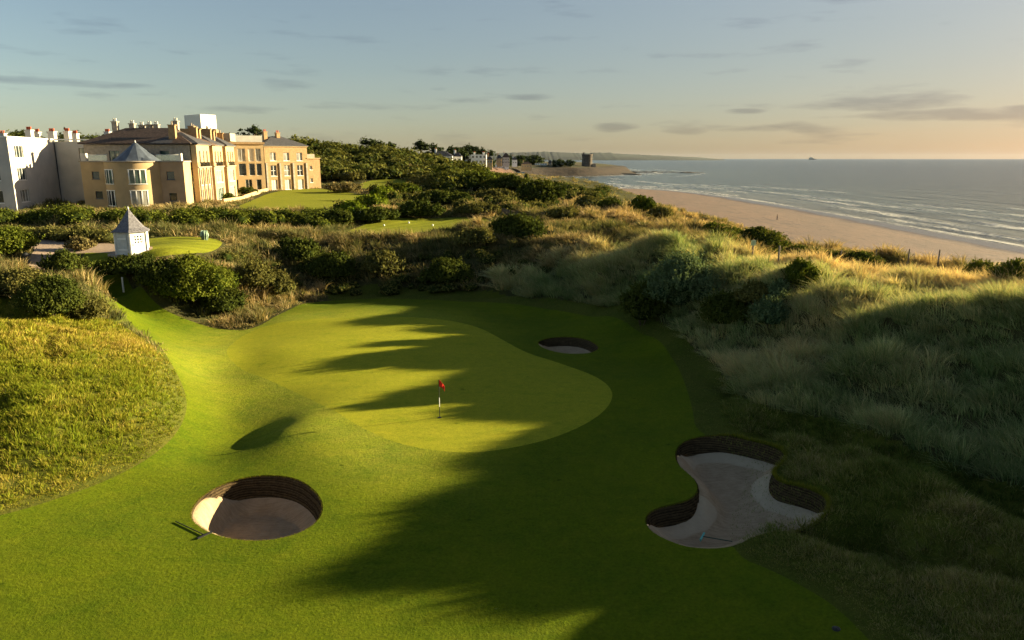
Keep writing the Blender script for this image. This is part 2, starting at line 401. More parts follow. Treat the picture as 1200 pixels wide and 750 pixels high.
# ------------------------------------------------------------------ ground sheets cut from one fan-shaped grid
M = {}
M['green'] = turf('green_turf', (.26,.265,.018), (.24,.25,.016), (.275,.265,.022), fine=14, nb=.12)
M['fairway'] = turf('fairway_turf', (.092,.121,.004), (.068,.101,.004), (.113,.127,.007), fine=9, nb=.4)
M['semi'] = turf('semi_rough_turf', (.072,.082,.011), (.055,.070,.009), (.085,.082,.016), fine=7, nb=.6)
M['rough'] = turf('rough_turf', (.050,.052,.020), (.065,.058,.024), (.040,.044,.015), fine=5, nb=.8)
M['meadow'] = turf('meadow_turf', (.085,.095,.014), (.10,.098,.018), (.065,.080,.012), fine=5, nb=.8)
M['lawn'] = turf('lawn_turf', (.185,.195,.016), (.160,.178,.013), (.205,.205,.020), fine=6, nb=.25, stripes=(.16, .6, .6))
def sand_mat():
    t = NT('beach_sand'); d = t.attr('shore').outputs['Fac']
    dry = t.mix(t.ramp(t.noise(.12, 4, .6, stretch=(1, .35, 1)), [(.35, (0,0,0)), (.65, (1,1,1))]), (.115,.060,.035), (.085,.045,.028))
    dry = t.mix(.8, dry, t.ramp(t.noise(1.5, 5, .8), [(.35, (.72,.7,.68)), (.65, (1.12,1.1,1.1))]), 'MULTIPLY')
    sea = t.ramp(t.noise(.35, 5, .7, stretch=(1.6, .4, 1)), [(.52, (1,1,1)), (.62, (.40,.37,.34))])
    dry = t.mix(.8, dry, sea, 'MULTIPLY')
    wob = t.math('ADD', d, t.math('MULTIPLY', t.math('SUBTRACT', t.noise(.05, 3), .5), 9))
    wet = t.ramp(t.math('DIVIDE', wob, 22), [(.30, (1,1,1)), (.62, (0,0,0))])
    col = t.mix(wet, dry, (.085,.068,.055))
    rg = t.math('SUBTRACT', 1, t.math('MULTIPLY', wet, .72))
    rip = t.noise(1.2, 4, .6, stretch=(2.2, .5, 1))
    nm = t.bump(rip, .5, .15); nm = t.bump(t.noise(.5, 4, .7), .5, .5, nm)
    t.bsdf(col, rg, .35, nm); return t.m
M['beach'] = sand_mat()
def far_mat():
    t = NT('coastal_ground'); d = t.attr('shore').outputs['Fac']; n = t.noise(.06, 5, .7); n2 = t.noise(.25, 5, .8)
    land = t.mix(t.ramp(n, [(.4, (0,0,0)), (.6, (1,1,1))]), (.05,.056,.022), (.11,.085,.045)); rock = t.mix(t.ramp(n2, [(.4, (0,0,0)), (.65, (1,1,1))]), (.022,.019,.017), (.06,.046,.035))
    f = t.ramp(t.math('DIVIDE', t.math('ADD', d, t.math('MULTIPLY', t.math('SUBTRACT', n2, .5), 25)), 60), [(.28, (1,1,1)), (.55, (0,0,0))])
    t.bsdf(t.mix(f, land, rock), 1, .1, t.bump(n2, .8, .8)); return t.m
M['gravel'] = plain('gravel', (.32,.24,.18), 1, .2, 4, .1, .6)
M['far_'] = turf('far_ground', (.075,.085,.03), (.06,.065,.025), (.13,.11,.06), fine=2, nb=.5, patch=.03)
def bunker_sand():
    t = NT('bunker_sand'); d = t.attr('edge').outputs['Fac']
    n = t.noise(2.2, 5, .7); w = t.math('ADD', d, t.math('MULTIPLY', t.math('SUBTRACT', t.noise(1.1, 2), .5), .35))
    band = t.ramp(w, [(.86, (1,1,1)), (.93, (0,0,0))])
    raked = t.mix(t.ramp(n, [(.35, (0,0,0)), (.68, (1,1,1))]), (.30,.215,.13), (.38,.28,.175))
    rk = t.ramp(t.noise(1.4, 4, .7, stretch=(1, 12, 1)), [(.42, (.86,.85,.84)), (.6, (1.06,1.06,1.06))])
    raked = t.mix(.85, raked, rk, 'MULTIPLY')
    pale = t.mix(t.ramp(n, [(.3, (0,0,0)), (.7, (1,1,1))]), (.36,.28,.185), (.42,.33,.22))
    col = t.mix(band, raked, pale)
    nm = t.bump(t.noise(14, 4, .8), .5, .04); nm = t.bump(n, .35, .15, nm)
    t.bsdf(col, 1, .1, nm); return t.m
M['bsand'] = bunker_sand()
def wall_turf():
    t = NT('revetted_turf'); g = t.pos(); sx = t.n('SeparateXYZ'); t.l(g, sx.inputs[0])
    z = t.math('ADD', t.math('MULTIPLY', sx.outputs['Z'], 1.0), t.math('MULTIPLY', t.noise(1.2, 3), .10))
    lay = t.math('FRACT', t.math('MULTIPLY', z, 9.5))
    c = t.ramp(lay, [(0, (.018,.013,.008)), (.3, (.075,.055,.034)), (.75, (.10,.075,.045)), (1, (.02,.014,.009))])
    n = t.noise(6, 5, .8)
    c = t.mix(.9, c, t.ramp(n, [(.3, (.45,.45,.4)), (.7, (1.4,1.3,1.1))]), 'MULTIPLY')
    nm = t.bump(lay, .8, .06); nm = t.bump(n, .8, .06, nm)
    t.bsdf(c, 1, .05, nm); return t.m
M['wall'] = wall_turf()

OY = -16.0
ang = np.radians(np.concatenate([np.linspace(-72, -44, 60, endpoint=False), np.linspace(-44, 44, 420, endpoint=False), np.linspace(44, 80, 60)]))
rad = np.concatenate([np.geomspace(18, 170, 470, endpoint=False), np.geomspace(170, 2700, 300)])
AG, RG = np.meshgrid(ang, rad)
X = (np.sin(AG) * RG); Y = (OY + np.cos(AG) * RG)
nr, na = X.shape
idx = np.arange(nr * na).reshape(nr, na)
Q = np.stack([idx[:-1, :-1], idx[:-1, 1:], idx[1:, 1:], idx[1:, :-1]], -1).reshape(-1, 4)
x = X.ravel().copy(); y = Y.ravel().copy()
shd = shore(x, y)
# zone of every face, first match wins
zones = [('bl', BUNK['left']), ('br', BUNK['right']), ('bs', BUNK['small']), ('green', GREEN), ('gravel', GRAVEL), ('lawn', LAWN), ('tee', TEE), ('hlawn', HLAWN), ('fargreen', FARGREEN), ('fairway', FAIR)]
zid = np.full(len(Q), -1)
def centres(): return x[Q].mean(1), y[Q].mean(1)
cx, cy = centres()
lock = np.zeros(len(x), bool)
for k, (nm_, P) in enumerate(zones):
    free = zid < 0
    s = np.full(len(Q), 99.0); s[free] = sdf(P, cx[free], cy[free], 1.0)
    zin = free & (s < 0); zid[zin] = k
    vin = np.zeros(len(x), bool); vin[Q[zin].ravel()] = True
    vout = np.zeros(len(x), bool); vout[Q[~zin].ravel()] = True
    b = np.where(vin & vout & ~lock)[0]
    if len(b):
        d, qx, qy = polydist(P, x[b], y[b])
        ok = d < 1.2 * (RG.ravel()[b] * .0065 + .05)
        x[b[ok]] = qx[ok]; y[b[ok]] = qy[ok]; lock[b] = True
dm = rough_d(x, y)
z = ground(x, y, dm)
cx, cy = centres(); shc = shd[Q].mean(1)
semi_px = [(372,338),(480,338),(560,344),(640,354),(700,364),(760,382),(815,402),(850,440),(885,480),(930,505),(1000,540),(1040,600),(1080,680),(1160,780),(1150,900),(900,800),(780,650),(770,480),(740,400),(560,360),(400,352)]
SEMI = chaikin(gp_toe(semi_px), 2)
zid[(zid < 0) & (sdf(SEMI, cx, cy, 1.0) < 0)] = 20
_mz = ground(cx, cy, np.full(cx.shape, 9.)) ; _mp, _mq, _ = proj(cx, cy, _mz)
zid[(zid < 0) & (cy < 90) & (inside(np.array(mound_px, float), _mp, _mq) | inside(np.array(low_px, float), _mp, _mq) | ((dm[Q].mean(1) < 1.6) & (cy < 58)))] = 21
zid[(zid < 0) & (shc < 60 - 8 * np.clip((cy - 300) / 200, 0, 1) ) & (cy < 760) & ((cy < 540) | (shc < 40))] = 30
zid[(zid < 0) & (cy > 330)] = 31
zid[shc < -60] = 40
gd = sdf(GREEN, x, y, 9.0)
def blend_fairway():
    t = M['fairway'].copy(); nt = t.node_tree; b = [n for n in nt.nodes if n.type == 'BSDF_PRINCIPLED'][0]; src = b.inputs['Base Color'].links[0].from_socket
    at_ = nt.nodes.new('ShaderNodeAttribute'); at_.attribute_name = 'apron_sun_tint'; mx = nt.nodes.new('ShaderNodeMixRGB'); mul = nt.nodes.new('ShaderNodeMixRGB'); mul.blend_type = 'MULTIPLY'; mul.inputs[0].default_value = 1
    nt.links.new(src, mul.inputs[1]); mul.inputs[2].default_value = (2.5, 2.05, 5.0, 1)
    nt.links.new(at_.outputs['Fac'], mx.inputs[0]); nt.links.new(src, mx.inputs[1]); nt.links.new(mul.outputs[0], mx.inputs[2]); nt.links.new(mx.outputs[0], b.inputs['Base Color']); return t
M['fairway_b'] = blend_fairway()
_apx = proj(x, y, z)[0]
apron_sun_tint = sst(6.5, .2, gd) * sst(640, 420, _apx) * .95  # mown apron by the green, with the sunlit side's brightness painted in
def sheet(name, ids, mat, label=None):
    f = Q[np.isin(zid, ids)]; u, inv = np.unique(f, return_inverse=True)
    o = npmesh(name, np.stack([x[u], y[u], z[u]], 1), inv.reshape(f.shape), mat, attrs={'shore': shd[u], 'apron_sun_tint': apron_sun_tint[u]}, smooth=True)
    return tag(o, label=label, kind='structure')
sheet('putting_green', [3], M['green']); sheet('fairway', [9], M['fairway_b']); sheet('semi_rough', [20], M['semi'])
sheet('rough_ground', [-1], M['rough']); sheet('meadow_ground', [21], M['meadow']); sheet('beach', [30], M['beach']); sheet('far_ground', [31], far_mat())
sheet('gravel_path', [4], M['gravel']); sheet('lawn', [5, 7, 8], M['lawn']); sheet('tee_lawn', [6], M['lawn'])

# ------------------------------------------------------------------ bunkers
def bunker(P, label, depth=1.15, wall=1.0, lip=.10, inset=.28, pale=False, wdir=(.42, .9)):
    L = np.linalg.norm(np.roll(P, -1, 0) - P, axis=1).sum(); n = int(L / .12)
    seg = np.linalg.norm(np.roll(P, -1, 0) - P, axis=1); cum = np.r_[0, np.cumsum(seg)]; PP = np.vstack([P, P[:1]])
    s = np.linspace(0, L, n, endpoint=False); P = np.stack([np.interp(s, cum, PP[:, 0]), np.interp(s, cum, PP[:, 1])], 1)
    area = np.sum(P[:, 0] * np.roll(P[:, 1], -1) - np.roll(P[:, 0], -1) * P[:, 1])
    T = np.roll(P, -3, 0) - np.roll(P, 3, 0); T /= np.linalg.norm(T, axis=1)[:, None]
    N = np.stack([T[:, 1], -T[:, 0]], 1) * (1 if area > 0 else -1)     # outward
    w = sst(-.25, .45, N @ np.array(wdir)); 
    for _ in range(6): w = (np.roll(w, 1) + w + np.roll(w, -1)) / 3
    H = lip + (wall - lip) * w
    zr = ground(P[:, 0], P[:, 1])
    root = empty('bunker', (P[:, 0].mean(), P[:, 1].mean(), zr.mean()), label, 'bunker'); o0 = np.array(root.location)
    rings = []
    prof = [(.05, -.015), (-.02, -.05), (-.05 - 0, -.3), (-.6, -.62), (-1, -1)]
    m = 12
    for k in range(m + 1):
        f = k / m; off = .05 - (inset * (.25 + .75 * w) + .05) * f ** 1.1 + ((rng.random(n) - .5) * .03 + (.03 if k % 2 else -.03)) * (0 < k < m)
        zz = zr - .012 - H * f
        q = P + N * off[:, None]; rings.append(np.column_stack([q, zz]))
    V = np.vstack(rings) - o0; i = np.arange(n); j = (i + 1) % n
    Fq = np.vstack([np.stack([k*n + i, k*n + j, (k+1)*n + j, (k+1)*n + i], 1) for k in range(m)])
    if area > 0: Fq = Fq[:, ::-1]
    npmesh('turf_wall', V, Fq, M['wall'], root, smooth=True)
    # sand
    B = rings[-1][:, :2] + N * .04; bx0, by0 = B.min(0); bx1, by1 = B.max(0); st = .16
    gx, gy = np.meshgrid(np.arange(bx0, bx1, st), np.arange(by0, by1, st)); gx = gx.ravel() + (rng.random(gx.size) - .5) * .05; gy = gy.ravel() + (rng.random(gy.size) - .5) * .05
    keep = sdf(B, gx, gy) < -.08; gx, gy = gx[keep], gy[keep]
    pts2 = [Vector(p) for p in B] + [Vector(p) for p in zip(gx, gy)]
    vo, _, fo, _, _, _ = delaunay_2d_cdt(pts2, [], [list(range(n))] if area > 0 else [list(range(n))[::-1]], 1, 1e-5)
    vo = np.array([tuple(v) for v in vo]); fo = [f for f in fo if len(f) == 3]
    # weights from all rim samples so the floor is smooth
    d2 = ((vo[:, None] - P[None]) ** 2).sum(-1); dist = np.sqrt(d2.min(1)); wt = 1 / (d2 + .12) ** 2
    Hn = (wt * H).sum(1) / wt.sum(1); zn = (wt * zr).sum(1) / wt.sum(1)
    dmax = dist.max(); f = sst(0, min(1.3 if pale else .75, dmax * .95), dist - inset * .6)
    zz = zn - Hn - (np.maximum(depth - Hn, .05)) * f + .12 * wall * sst(.9, .2, dist) * (Hn > .5) + .03 * (fbm(vo[:, 0] * 2.5, vo[:, 1] * 2.5, 5) - .5)
    bd = np.abs(d2.min(1) - ((B - P) ** 2).sum(1).mean()) < .002
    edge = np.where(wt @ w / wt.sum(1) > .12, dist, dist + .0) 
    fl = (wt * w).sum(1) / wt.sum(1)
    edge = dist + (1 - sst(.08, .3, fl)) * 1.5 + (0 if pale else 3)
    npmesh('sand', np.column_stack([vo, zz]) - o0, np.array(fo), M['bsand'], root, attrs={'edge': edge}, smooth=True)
    return root
bunker(BUNK['left'], 'round pot bunker at the lower left with a sunlit strip of sand in front', depth=1.5, wall=1.1, lip=.12, wdir=(.36, .93))
bunker(BUNK['right'], 'large irregular bunker with lobes at the lower right, rake lying in its sand', depth=1.2, wall=.95, pale=True)
bunker(BUNK['small'], 'small oval bunker in shade at the right edge of the putting green', depth=1.0, wall=.8, inset=.3)

# ------------------------------------------------------------------ sea
def sea_mat():
    t = NT('sea_water'); d = t.attr('shore').outputs['Fac']
    far = t.ramp(t.math('DIVIDE', d, 400), [(0, (.12,.115,.09)), (.12, (.04,.058,.052)), (.5, (.015,.03,.032)), (1, (.010,.022,.027))])
    sw = t.noise(.035, 4, .6, stretch=(2.5, .6, 1)); ch = t.noise(.55, 4, .65, stretch=(1.8, .7, 1))
    nb = t.bump(ch, .8, 1.1); nb = t.bump(sw, .9, 6, nb)
    foam_n = t.noise(.25, 4, .75, stretch=(3, .7, 1))
    fo = t.math('MULTIPLY', t.attr('foam').outputs['Fac'], t.ramp(foam_n, [(.36, (0,0,0)), (.52, (1,1,1))]), True)
    col = t.mix(fo, far, (.62,.60,.56))
    rg = t.math('ADD', t.math('MULTIPLY', fo, .6), .17)
    b = t.bsdf(col, rg, .30, nb); b.inputs['IOR'].default_value = 1.33; return t.m
sa = np.radians(np.linspace(-20, 84, 330)); sr = np.concatenate([np.geomspace(60, 1500, 520, endpoint=False), np.geomspace(1500, 14500, 60)])
SA, SR = np.meshgrid(sa, sr); sx = (np.sin(SA) * SR).ravel(); sy = (np.cos(SA) * SR).ravel()
d = -shore(sx, sy)
Qs = np.arange(sx.size).reshape(SA.shape); Qs = np.stack([Qs[:-1, :-1], Qs[:-1, 1:], Qs[1:, 1:], Qs[1:, :-1]], -1).reshape(-1, 4)
wob = 7 * (fbm(sx / 60, sy / 60, 51) - .5) + 3 * (fbm(sx / 14, sy / 22, 53) - .5)
ph = np.where(d > 0, np.sqrt(np.clip(d, 0, None)) * 1.0, 0)
dd = d + wob
wave = np.zeros_like(d); foam = np.zeros_like(d)
for k, (c_, wd, hh) in enumerate([(3, 1.6, .10), (10, 2.0, .26), (19, 2.5, .34), (31, 3.0, .34), (46, 4, .28), (64, 5, .22), (88, 6, .18)]):
    g = fbm(sx / 30, sy / 55 + k * 7.3, 60 + k); br = sst(.42, .62, g)
    e = np.exp(-((dd - c_) / wd) ** 2); wave += 1.5 * hh * e * (.35 + .65 * br)
    foam += np.exp(-((dd - c_ + wd * .7) / (wd * .5)) ** 2) * br * (1.1 if k in (1, 2, 3) else .6)
foam += .8 * np.exp(-((dd - 1.5) / 1.0) ** 2)
keep = (d[Qs].max(1) > -8)
Qs = Qs[keep]; u, inv = np.unique(Qs, return_inverse=True)
tag(npmesh('sea', np.stack([sx[u], sy[u], SEA + wave[u]], 1), inv.reshape(Qs.shape), sea_mat(), attrs={'shore': d[u], 'foam': foam[u]}, smooth=True), kind='structure')
# ------------------------------------------------------------------ light and sky
sd = Vector((math.sin(SUN_AZ) * math.cos(SUN_EL), math.cos(SUN_AZ) * math.cos(SUN_EL), math.sin(SUN_EL)))
sl = bpy.data.lights.new('sun', 'SUN'); sl.energy = 5.0; sl.angle = R(.5); sl.color = (1, .83, .50)
so = bpy.data.objects.new('sun', sl); link(so); so.rotation_euler = sd.to_track_quat('Z', 'Y').to_euler()
w = bpy.data.worlds.new('World'); C.world = w; w.use_nodes = True; t = w.node_tree; t.nodes.clear()
out = t.nodes.new('ShaderNodeOutputWorld'); bg = t.nodes.new('ShaderNodeBackground'); sky = t.nodes.new('ShaderNodeTexSky')
sky.sky_type = 'NISHITA'; sky.sun_disc = False; sky.sun_elevation = SUN_EL; sky.sun_rotation = SUN_AZ
sky.air_density = 1.0; sky.dust_density = .6; sky.ozone_density = 1.6; sky.altitude = 0
bg.inputs[1].default_value = .05
tc = t.nodes.new('ShaderNodeTexCoord'); sep = t.nodes.new('ShaderNodeSeparateXYZ'); t.links.new(tc.outputs['Generated'], sep.inputs[0])
def wm(op, a, b=0.0, clamp=False):
    x_ = t.nodes.new('ShaderNodeMath'); x_.operation = op; x_.use_clamp = clamp
    for i_, v_ in enumerate((a, b)):
        if hasattr(v_, 'is_linked'): t.links.new(v_, x_.inputs[i_])
        else: x_.inputs[i_].default_value = v_
    return x_.outputs[0]
def wmix(f_, a, b, mode='MIX'):
    x_ = t.nodes.new('ShaderNodeMixRGB'); x_.blend_type = mode
    for i_, v_ in enumerate((f_, a, b)):
        if hasattr(v_, 'is_linked'): t.links.new(v_, x_.inputs[i_])
        elif i_ == 0: x_.inputs[0].default_value = v_
        else: x_.inputs[i_].default_value = (*v_, 1)
    return x_.outputs[0]
def wramp(f_, stops):
    r_ = t.nodes.new('ShaderNodeValToRGB'); e = r_.color_ramp.elements
    while len(e) < len(stops): e.new(.5)
    for i_, (p_, c_) in enumerate(stops): e[i_].position = p_; e[i_].color = (c_, c_, c_, 1)
    t.links.new(f_, r_.inputs[0]); return r_.outputs[0]
# clouds: a layer in direction space, azimuth / elevation
cbv = t.nodes.new('ShaderNodeCombineXYZ'); t.links.new(sep.outputs[0], cbv.inputs[0]); t.links.new(sep.outputs[1], cbv.inputs[1]); t.links.new(wm('MAXIMUM', sep.outputs[2], .012), cbv.inputs[2]); t.links.new(cbv.outputs[0], sky.inputs[0])
az = wm('ARCTAN2', sep.outputs[0], sep.outputs[1]); el = wm('ARCSINE', sep.outputs[2])
def cloud_noise(sa_, se_, scale, off):
    cb = t.nodes.new('ShaderNodeCombineXYZ'); t.links.new(wm('MULTIPLY', az, sa_), cb.inputs[0]); t.links.new(wm('MULTIPLY', el, se_), cb.inputs[1]); cb.inputs[2].default_value = off
    n_ = t.nodes.new('ShaderNodeTexNoise'); n_.inputs['Scale'].default_value = scale; n_.inputs['Detail'].default_value = 6; n_.inputs['Roughness'].default_value = .55
    t.links.new(cb.outputs[0], n_.inputs['Vector']); return n_.outputs['Fac']
def blob(px, py, wx, wy):
    """soft region round a direction (sizes in radians)"""
    dx_, dy_, dz_ = ray(px, py); L_ = math.sqrt(dx_**2 + dy_**2 + dz_**2); a0 = math.atan2(dx_, dy_); e0 = math.asin(dz_ / L_)
    q = wm('ADD', wm('POWER', wm('ABSOLUTE', wm('DIVIDE', wm('SUBTRACT', az, a0), wx)), 2), wm('POWER', wm('ABSOLUTE', wm('DIVIDE', wm('SUBTRACT', el, e0), wy)), 2))
    return wm('MAXIMUM', wm('SUBTRACT', 1, q), 0)
n1 = cloud_noise(7, 45, 1.3, 3.1); n2 = cloud_noise(3.2, 40, 1.2, 8.4)
reg = None
for b_ in [(1040,121,.115,.011,1.0), (1130,134,.16,.010,.8), (720,149,.038,.0075,1.0), (800,153,.045,.008,.7), (872,131,.03,.005,.8), (900,150,.12,.008,.55), (60,96,.12,.006,.8), (440,126,.11,.009,.55), (625,114,.04,.005,.6), (515,104,.018,.004,.6), (1195,127,.03,.005,.9), (260,128,.1,.006,.35), (980,88,.10,.006,.3)]:
    v_ = wm('MULTIPLY', blob(*b_[:4]), b_[4]); reg = v_ if reg is None else wm('MAXIMUM', reg, v_)
cl = wramp(wm('ADD', wm('MULTIPLY', reg, .42), wm('MULTIPLY', n1, 1.15)), [(.66, 0.0), (.93, .9)])
haze = wramp(n2, [(.48, 0), (.75, .30)])
low = wramp(el, [(.02, .9), (.16, 0)])
el0 = wm('ARCSINE', sep.outputs[2])
dt = wm('ADD', wm('MULTIPLY', sep.outputs[0], math.sin(SUN_AZ)), wm('MULTIPLY', sep.outputs[1], math.cos(SUN_AZ)))
toward = wramp(wm('ADD', wm('MULTIPLY', dt, .5), .5), [(.30, 0.0), (1.0, 1.0)])
skyc = wmix(1.0, sky.outputs[0], wmix(toward, (.60, .64, .65), wmix(wramp(el0, [(.03, 0), (.26, 1)]), (.285, .222, .205), (.60, .47, .39))), 'MULTIPLY')
hs = t.nodes.new('ShaderNodeHueSaturation'); hs.inputs['Saturation'].default_value = .85; t.links.new(skyc, hs.inputs['Color']); skyc = hs.outputs[0]
wm_hi = wmix(wm('MULTIPLY', haze, low), skyc, wmix(1.0, skyc, (1.16, 1.06, 1.0), 'MULTIPLY'))
cc = wmix(1.0, skyc, (.70, .69, .75), 'MULTIPLY')
fin = wmix(cl, wm_hi, cc)
t.links.new(fin, bg.inputs[0]); t.links.new(bg.outputs[0], out.inputs[0])

vs = C.view_settings; vs.view_transform = 'Standard'; vs.look = 'None'; vs.gamma = 1; vs.use_curve_mapping = False; vs.exposure = 2.25
ht_ = bpy.data.materials.new('sea_air'); ht_.use_nodes = True; q_ = ht_.node_tree; q_.nodes.clear(); o_ = q_.nodes.new('ShaderNodeOutputMaterial'); v_ = q_.nodes.new('ShaderNodeVolumePrincipled')
v_.inputs['Color'].default_value = (.60, .76, 1.0, 1); v_.inputs['Density'].default_value = 5e-6; v_.inputs['Anisotropy'].default_value = .2; q_.links.new(v_.outputs[0], o_.inputs['Volume'])
MBH = MB(); MBH.box((0, 0, 31), (31000, 31000, 94)); hz_ = MBH.build('haze', ht_); hz_['kind'] = 'stuff'; hz_['label'] = 'thin sea haze over the bay'
C.render.resolution_x = 1024; C.render.resolution_y = 640
cy_ = C.cycles; cy_.use_denoising = True; cy_.use_adaptive_sampling = True; cy_.adaptive_threshold = .02
cy_.max_bounces = 5; cy_.diffuse_bounces = 4; cy_.glossy_bounces = 2; cy_.transmission_bounces = 3; cy_.transparent_max_bounces = 4; cy_.volume_bounces = 0
# ------------------------------------------------------------------ grass
M['blade'] = blade_mat('grass_blades', .3); M['leaf'] = blade_mat('leaves', .22)
def sample(n, r0, r1, dens, a0=-41, a1=46):
    """random ground points, area density proportional to dens(r)"""
    r = np.geomspace(r0, r1, 400); c = np.cumsum(r * dens(r) * np.gradient(r)); c /= c[-1]
    rr = np.interp(rng.random(n), c, r); a = np.radians(a0 + (a1 - a0) * rng.random(n))
    return np.sin(a) * rr, np.cos(a) * rr
def inpx(poly, x, y, z):
    px, py, fw = proj(x, y, z); return inside(np.array(poly, float), px, py)
def blades(name, bx, by, bz, h, wd, lx, ly, col, tipcol, label, curved=True):
    n = len(bx); a = rng.random(n) * math.pi
    # blades mostly face the viewer side-on to the lean, with scatter
    ax, ay = np.cos(a) * wd / 2, np.sin(a) * wd / 2
    L = np.sqrt(lx**2 + ly**2); hz = h * np.sqrt(np.clip(1 - (L * .8)**2, .12, 1))
    z0 = bz - .04
    if curved:
        V = np.empty((n, 5, 3), np.float32)
        V[:, 0] = np.stack([bx - ax, by - ay, z0], 1); V[:, 1] = np.stack([bx + ax, by + ay, z0], 1)
        mx, my, mz = bx + lx * h * .33, by + ly * h * .33, z0 + hz * .62
        V[:, 2] = np.stack([mx - ax * .8, my - ay * .8, mz], 1); V[:, 3] = np.stack([mx + ax * .8, my + ay * .8, mz], 1)
        V[:, 4] = np.stack([bx + lx * h, by + ly * h, z0 + hz], 1)
        b = np.arange(n)[:, None] * 5; Fc = np.concatenate([b + np.array([0, 1, 3]), b + np.array([0, 3, 2]), b + np.array([2, 3, 4])], 1).reshape(-1, 3)
        cc = np.repeat(col[:, None], 5, 1); cc[:, 4] = tipcol; cc[:, 2:4] = (col * .45 + tipcol * .55)[:, None]
    else:
        V = np.empty((n, 3, 3), np.float32)
        V[:, 0] = np.stack([bx - ax, by - ay, z0], 1); V[:, 1] = np.stack([bx + ax, by + ay, z0], 1)
        V[:, 2] = np.stack([bx + lx * h, by + ly * h, z0 + hz], 1)
        Fc = np.arange(n * 3).reshape(-1, 3); cc = np.repeat(col[:, None], 3, 1); cc[:, 2] = tipcol
    o = npmesh(name, V.reshape(-1, 3), Fc, M['blade'], cols=cc.reshape(-1, 3))
    return tag(o, label, 'grass', kind='stuff')
def pal(stops, f):
    s = np.array([c for _, c in stops]); p = np.array([q for q, _ in stops])
    return np.stack([np.interp(f, p, s[:, i]) for i in range(3)], 1)

water_px = [(640,352),(1,1)]

def tussocks(n, r0, r1, dens, mask, k, rad, hfun, wmul, stops, tipstops, label, name, lean=(-.35, -.12), spread=.55, curved=True, tip=.6, a0=-41, a1=46, sea_t=0.0):
    x, y = sample(n, r0, r1, dens, a0, a1); dmx = rough_d(x, y)
    ok = (dmx > .15 - 1.1 * rng.random(len(x))**4) & (shore(x, y) > 62 + 6 * noise(x / 6, y / 6, 77))
    x, y, dmx = x[ok], y[ok], dmx[ok]; z = ground(x, y, dmx); dmx = np.maximum(dmx, .02)
    ok = mask(x, y, z, dmx); x, y, z, dmx = x[ok], y[ok], z[ok], dmx[ok]
    dist = np.hypot(x, y)
    nt = len(x); f = .15 + .9 * (fbm(x / 4, y / 4, 91) - .18) + .3 * (rng.random(nt) - .5)
    f = f + sea_t * sst(1, 9, seaward(x, y)) * (x > -6)
    hs = hfun(x, y, dmx) * (.45 + .5 * rng.random(nt) + .55 * np.abs(2 * noise(x / 3.6 + y * .1, y / 4.6, 31) - 1)) * sst(-.1, .5, dmx)
    wx = lean[0] + .5 * (fbm(x / 9, y / 9, 95) - .5) + .25 * rng.standard_normal(nt) * .6; wy = lean[1] + .7 * (fbm(x / 8, y / 8, 97) - .5) + .12 * rng.standard_normal(nt)
    R_ = lambda a: np.repeat(a, k)
    an = rng.random(nt * k) * 2 * math.pi; rr = np.sqrt(rng.random(nt * k)) * R_(rad * (.6 + .8 * rng.random(nt)))
    bx = R_(x) + np.cos(an) * rr; by = R_(y) + np.sin(an) * rr; bz = R_(z)
    h = R_(hs) * (.55 + .55 * rng.random(nt * k)); o = spread * rr / rad
    lx = R_(wx) + np.cos(an) * o + .15 * rng.standard_normal(nt * k); ly = R_(wy) + np.sin(an) * o + .15 * rng.standard_normal(nt * k)
    wd = np.maximum(.007, R_(dist) * .00042) * wmul * (.6 + .8 * rng.random(nt * k))
    g = np.clip(R_(f) + .12 * rng.standard_normal(nt * k), 0, 1)
    col = pal(stops, g) * (.7 + .6 * rng.random((nt * k, 1))) * R_(.65 + .8 * rng.random(nt))[:, None]; tc = pal(tipstops, np.clip(g + .1 * rng.standard_normal(nt * k), 0, 1))
    tc = col * (1 - tip) + tc * tip
    return blades(name, bx, by, bz, h, wd, lx, ly, col, tc, label, curved)

MAR = [(.15, (.07,.12,.035)), (.4, (.19,.24,.085)), (.6, (.33,.33,.13)), (.85, (.46,.34,.15))]
MART = [(.2, (.28,.35,.13)), (.45, (.52,.50,.24)), (.8, (.74,.57,.31))]
RID = [(.25, (.055,.070,.025)), (.45, (.10,.105,.035)), (.6, (.19,.155,.06)), (.8, (.36,.26,.12))]; RIDT = [(.2, (.14,.14,.05)), (.45, (.28,.22,.10)), (.8, (.55,.40,.21))]
def m_marram(x, y, z, d): return ~inpx(mound_px, x, y, z) & ~inpx(low_px, x, y, z) & (sdf(SEMI, x, y) > .2)
tussocks(3000, 24, 78, lambda r: (30 / r)**.55, lambda x, y, z, d: m_marram(x, y, z, d) & (x > -2) & (d > 1.0), 110, .62, lambda x, y, d: .75 + .5 * sst(0, 4, d), 1.5, MAR, MART,
         'tall separate tussocks of marram standing out on the right hand dune', 'marram_tussocks', spread=1.0, a0=-3, a1=46, sea_t=.4)
tussocks(12000, 24, 75, lambda r: (30 / r)**.55, lambda x, y, z, d: m_marram(x, y, z, d) & (x > -2), 34, .38, lambda x, y, d: .30 + .55 * sst(0, 3, d) * (.5 + fbm(x / 5, y / 5, 33)), 1.5, MAR, MART,
         'long windswept marram grass covering the right hand dune', 'dune_grass', spread=.5, a0=-3, a1=46, sea_t=.4)
tussocks(7000, 45, 125, lambda r: (50 / r)**1.0, lambda x, y, z, d: m_marram(x, y, z, d) & ((x <= -2) | (np.hypot(x, y) > 75)) & (d > .8), 60, .7, lambda x, y, d: .9 + .35 * sst(0, 4, d), 1.8, RID, RIDT, 'shaggy golden tussocks along the ridge behind the green', 'ridge_tussocks', spread=1.0, sea_t=.2)
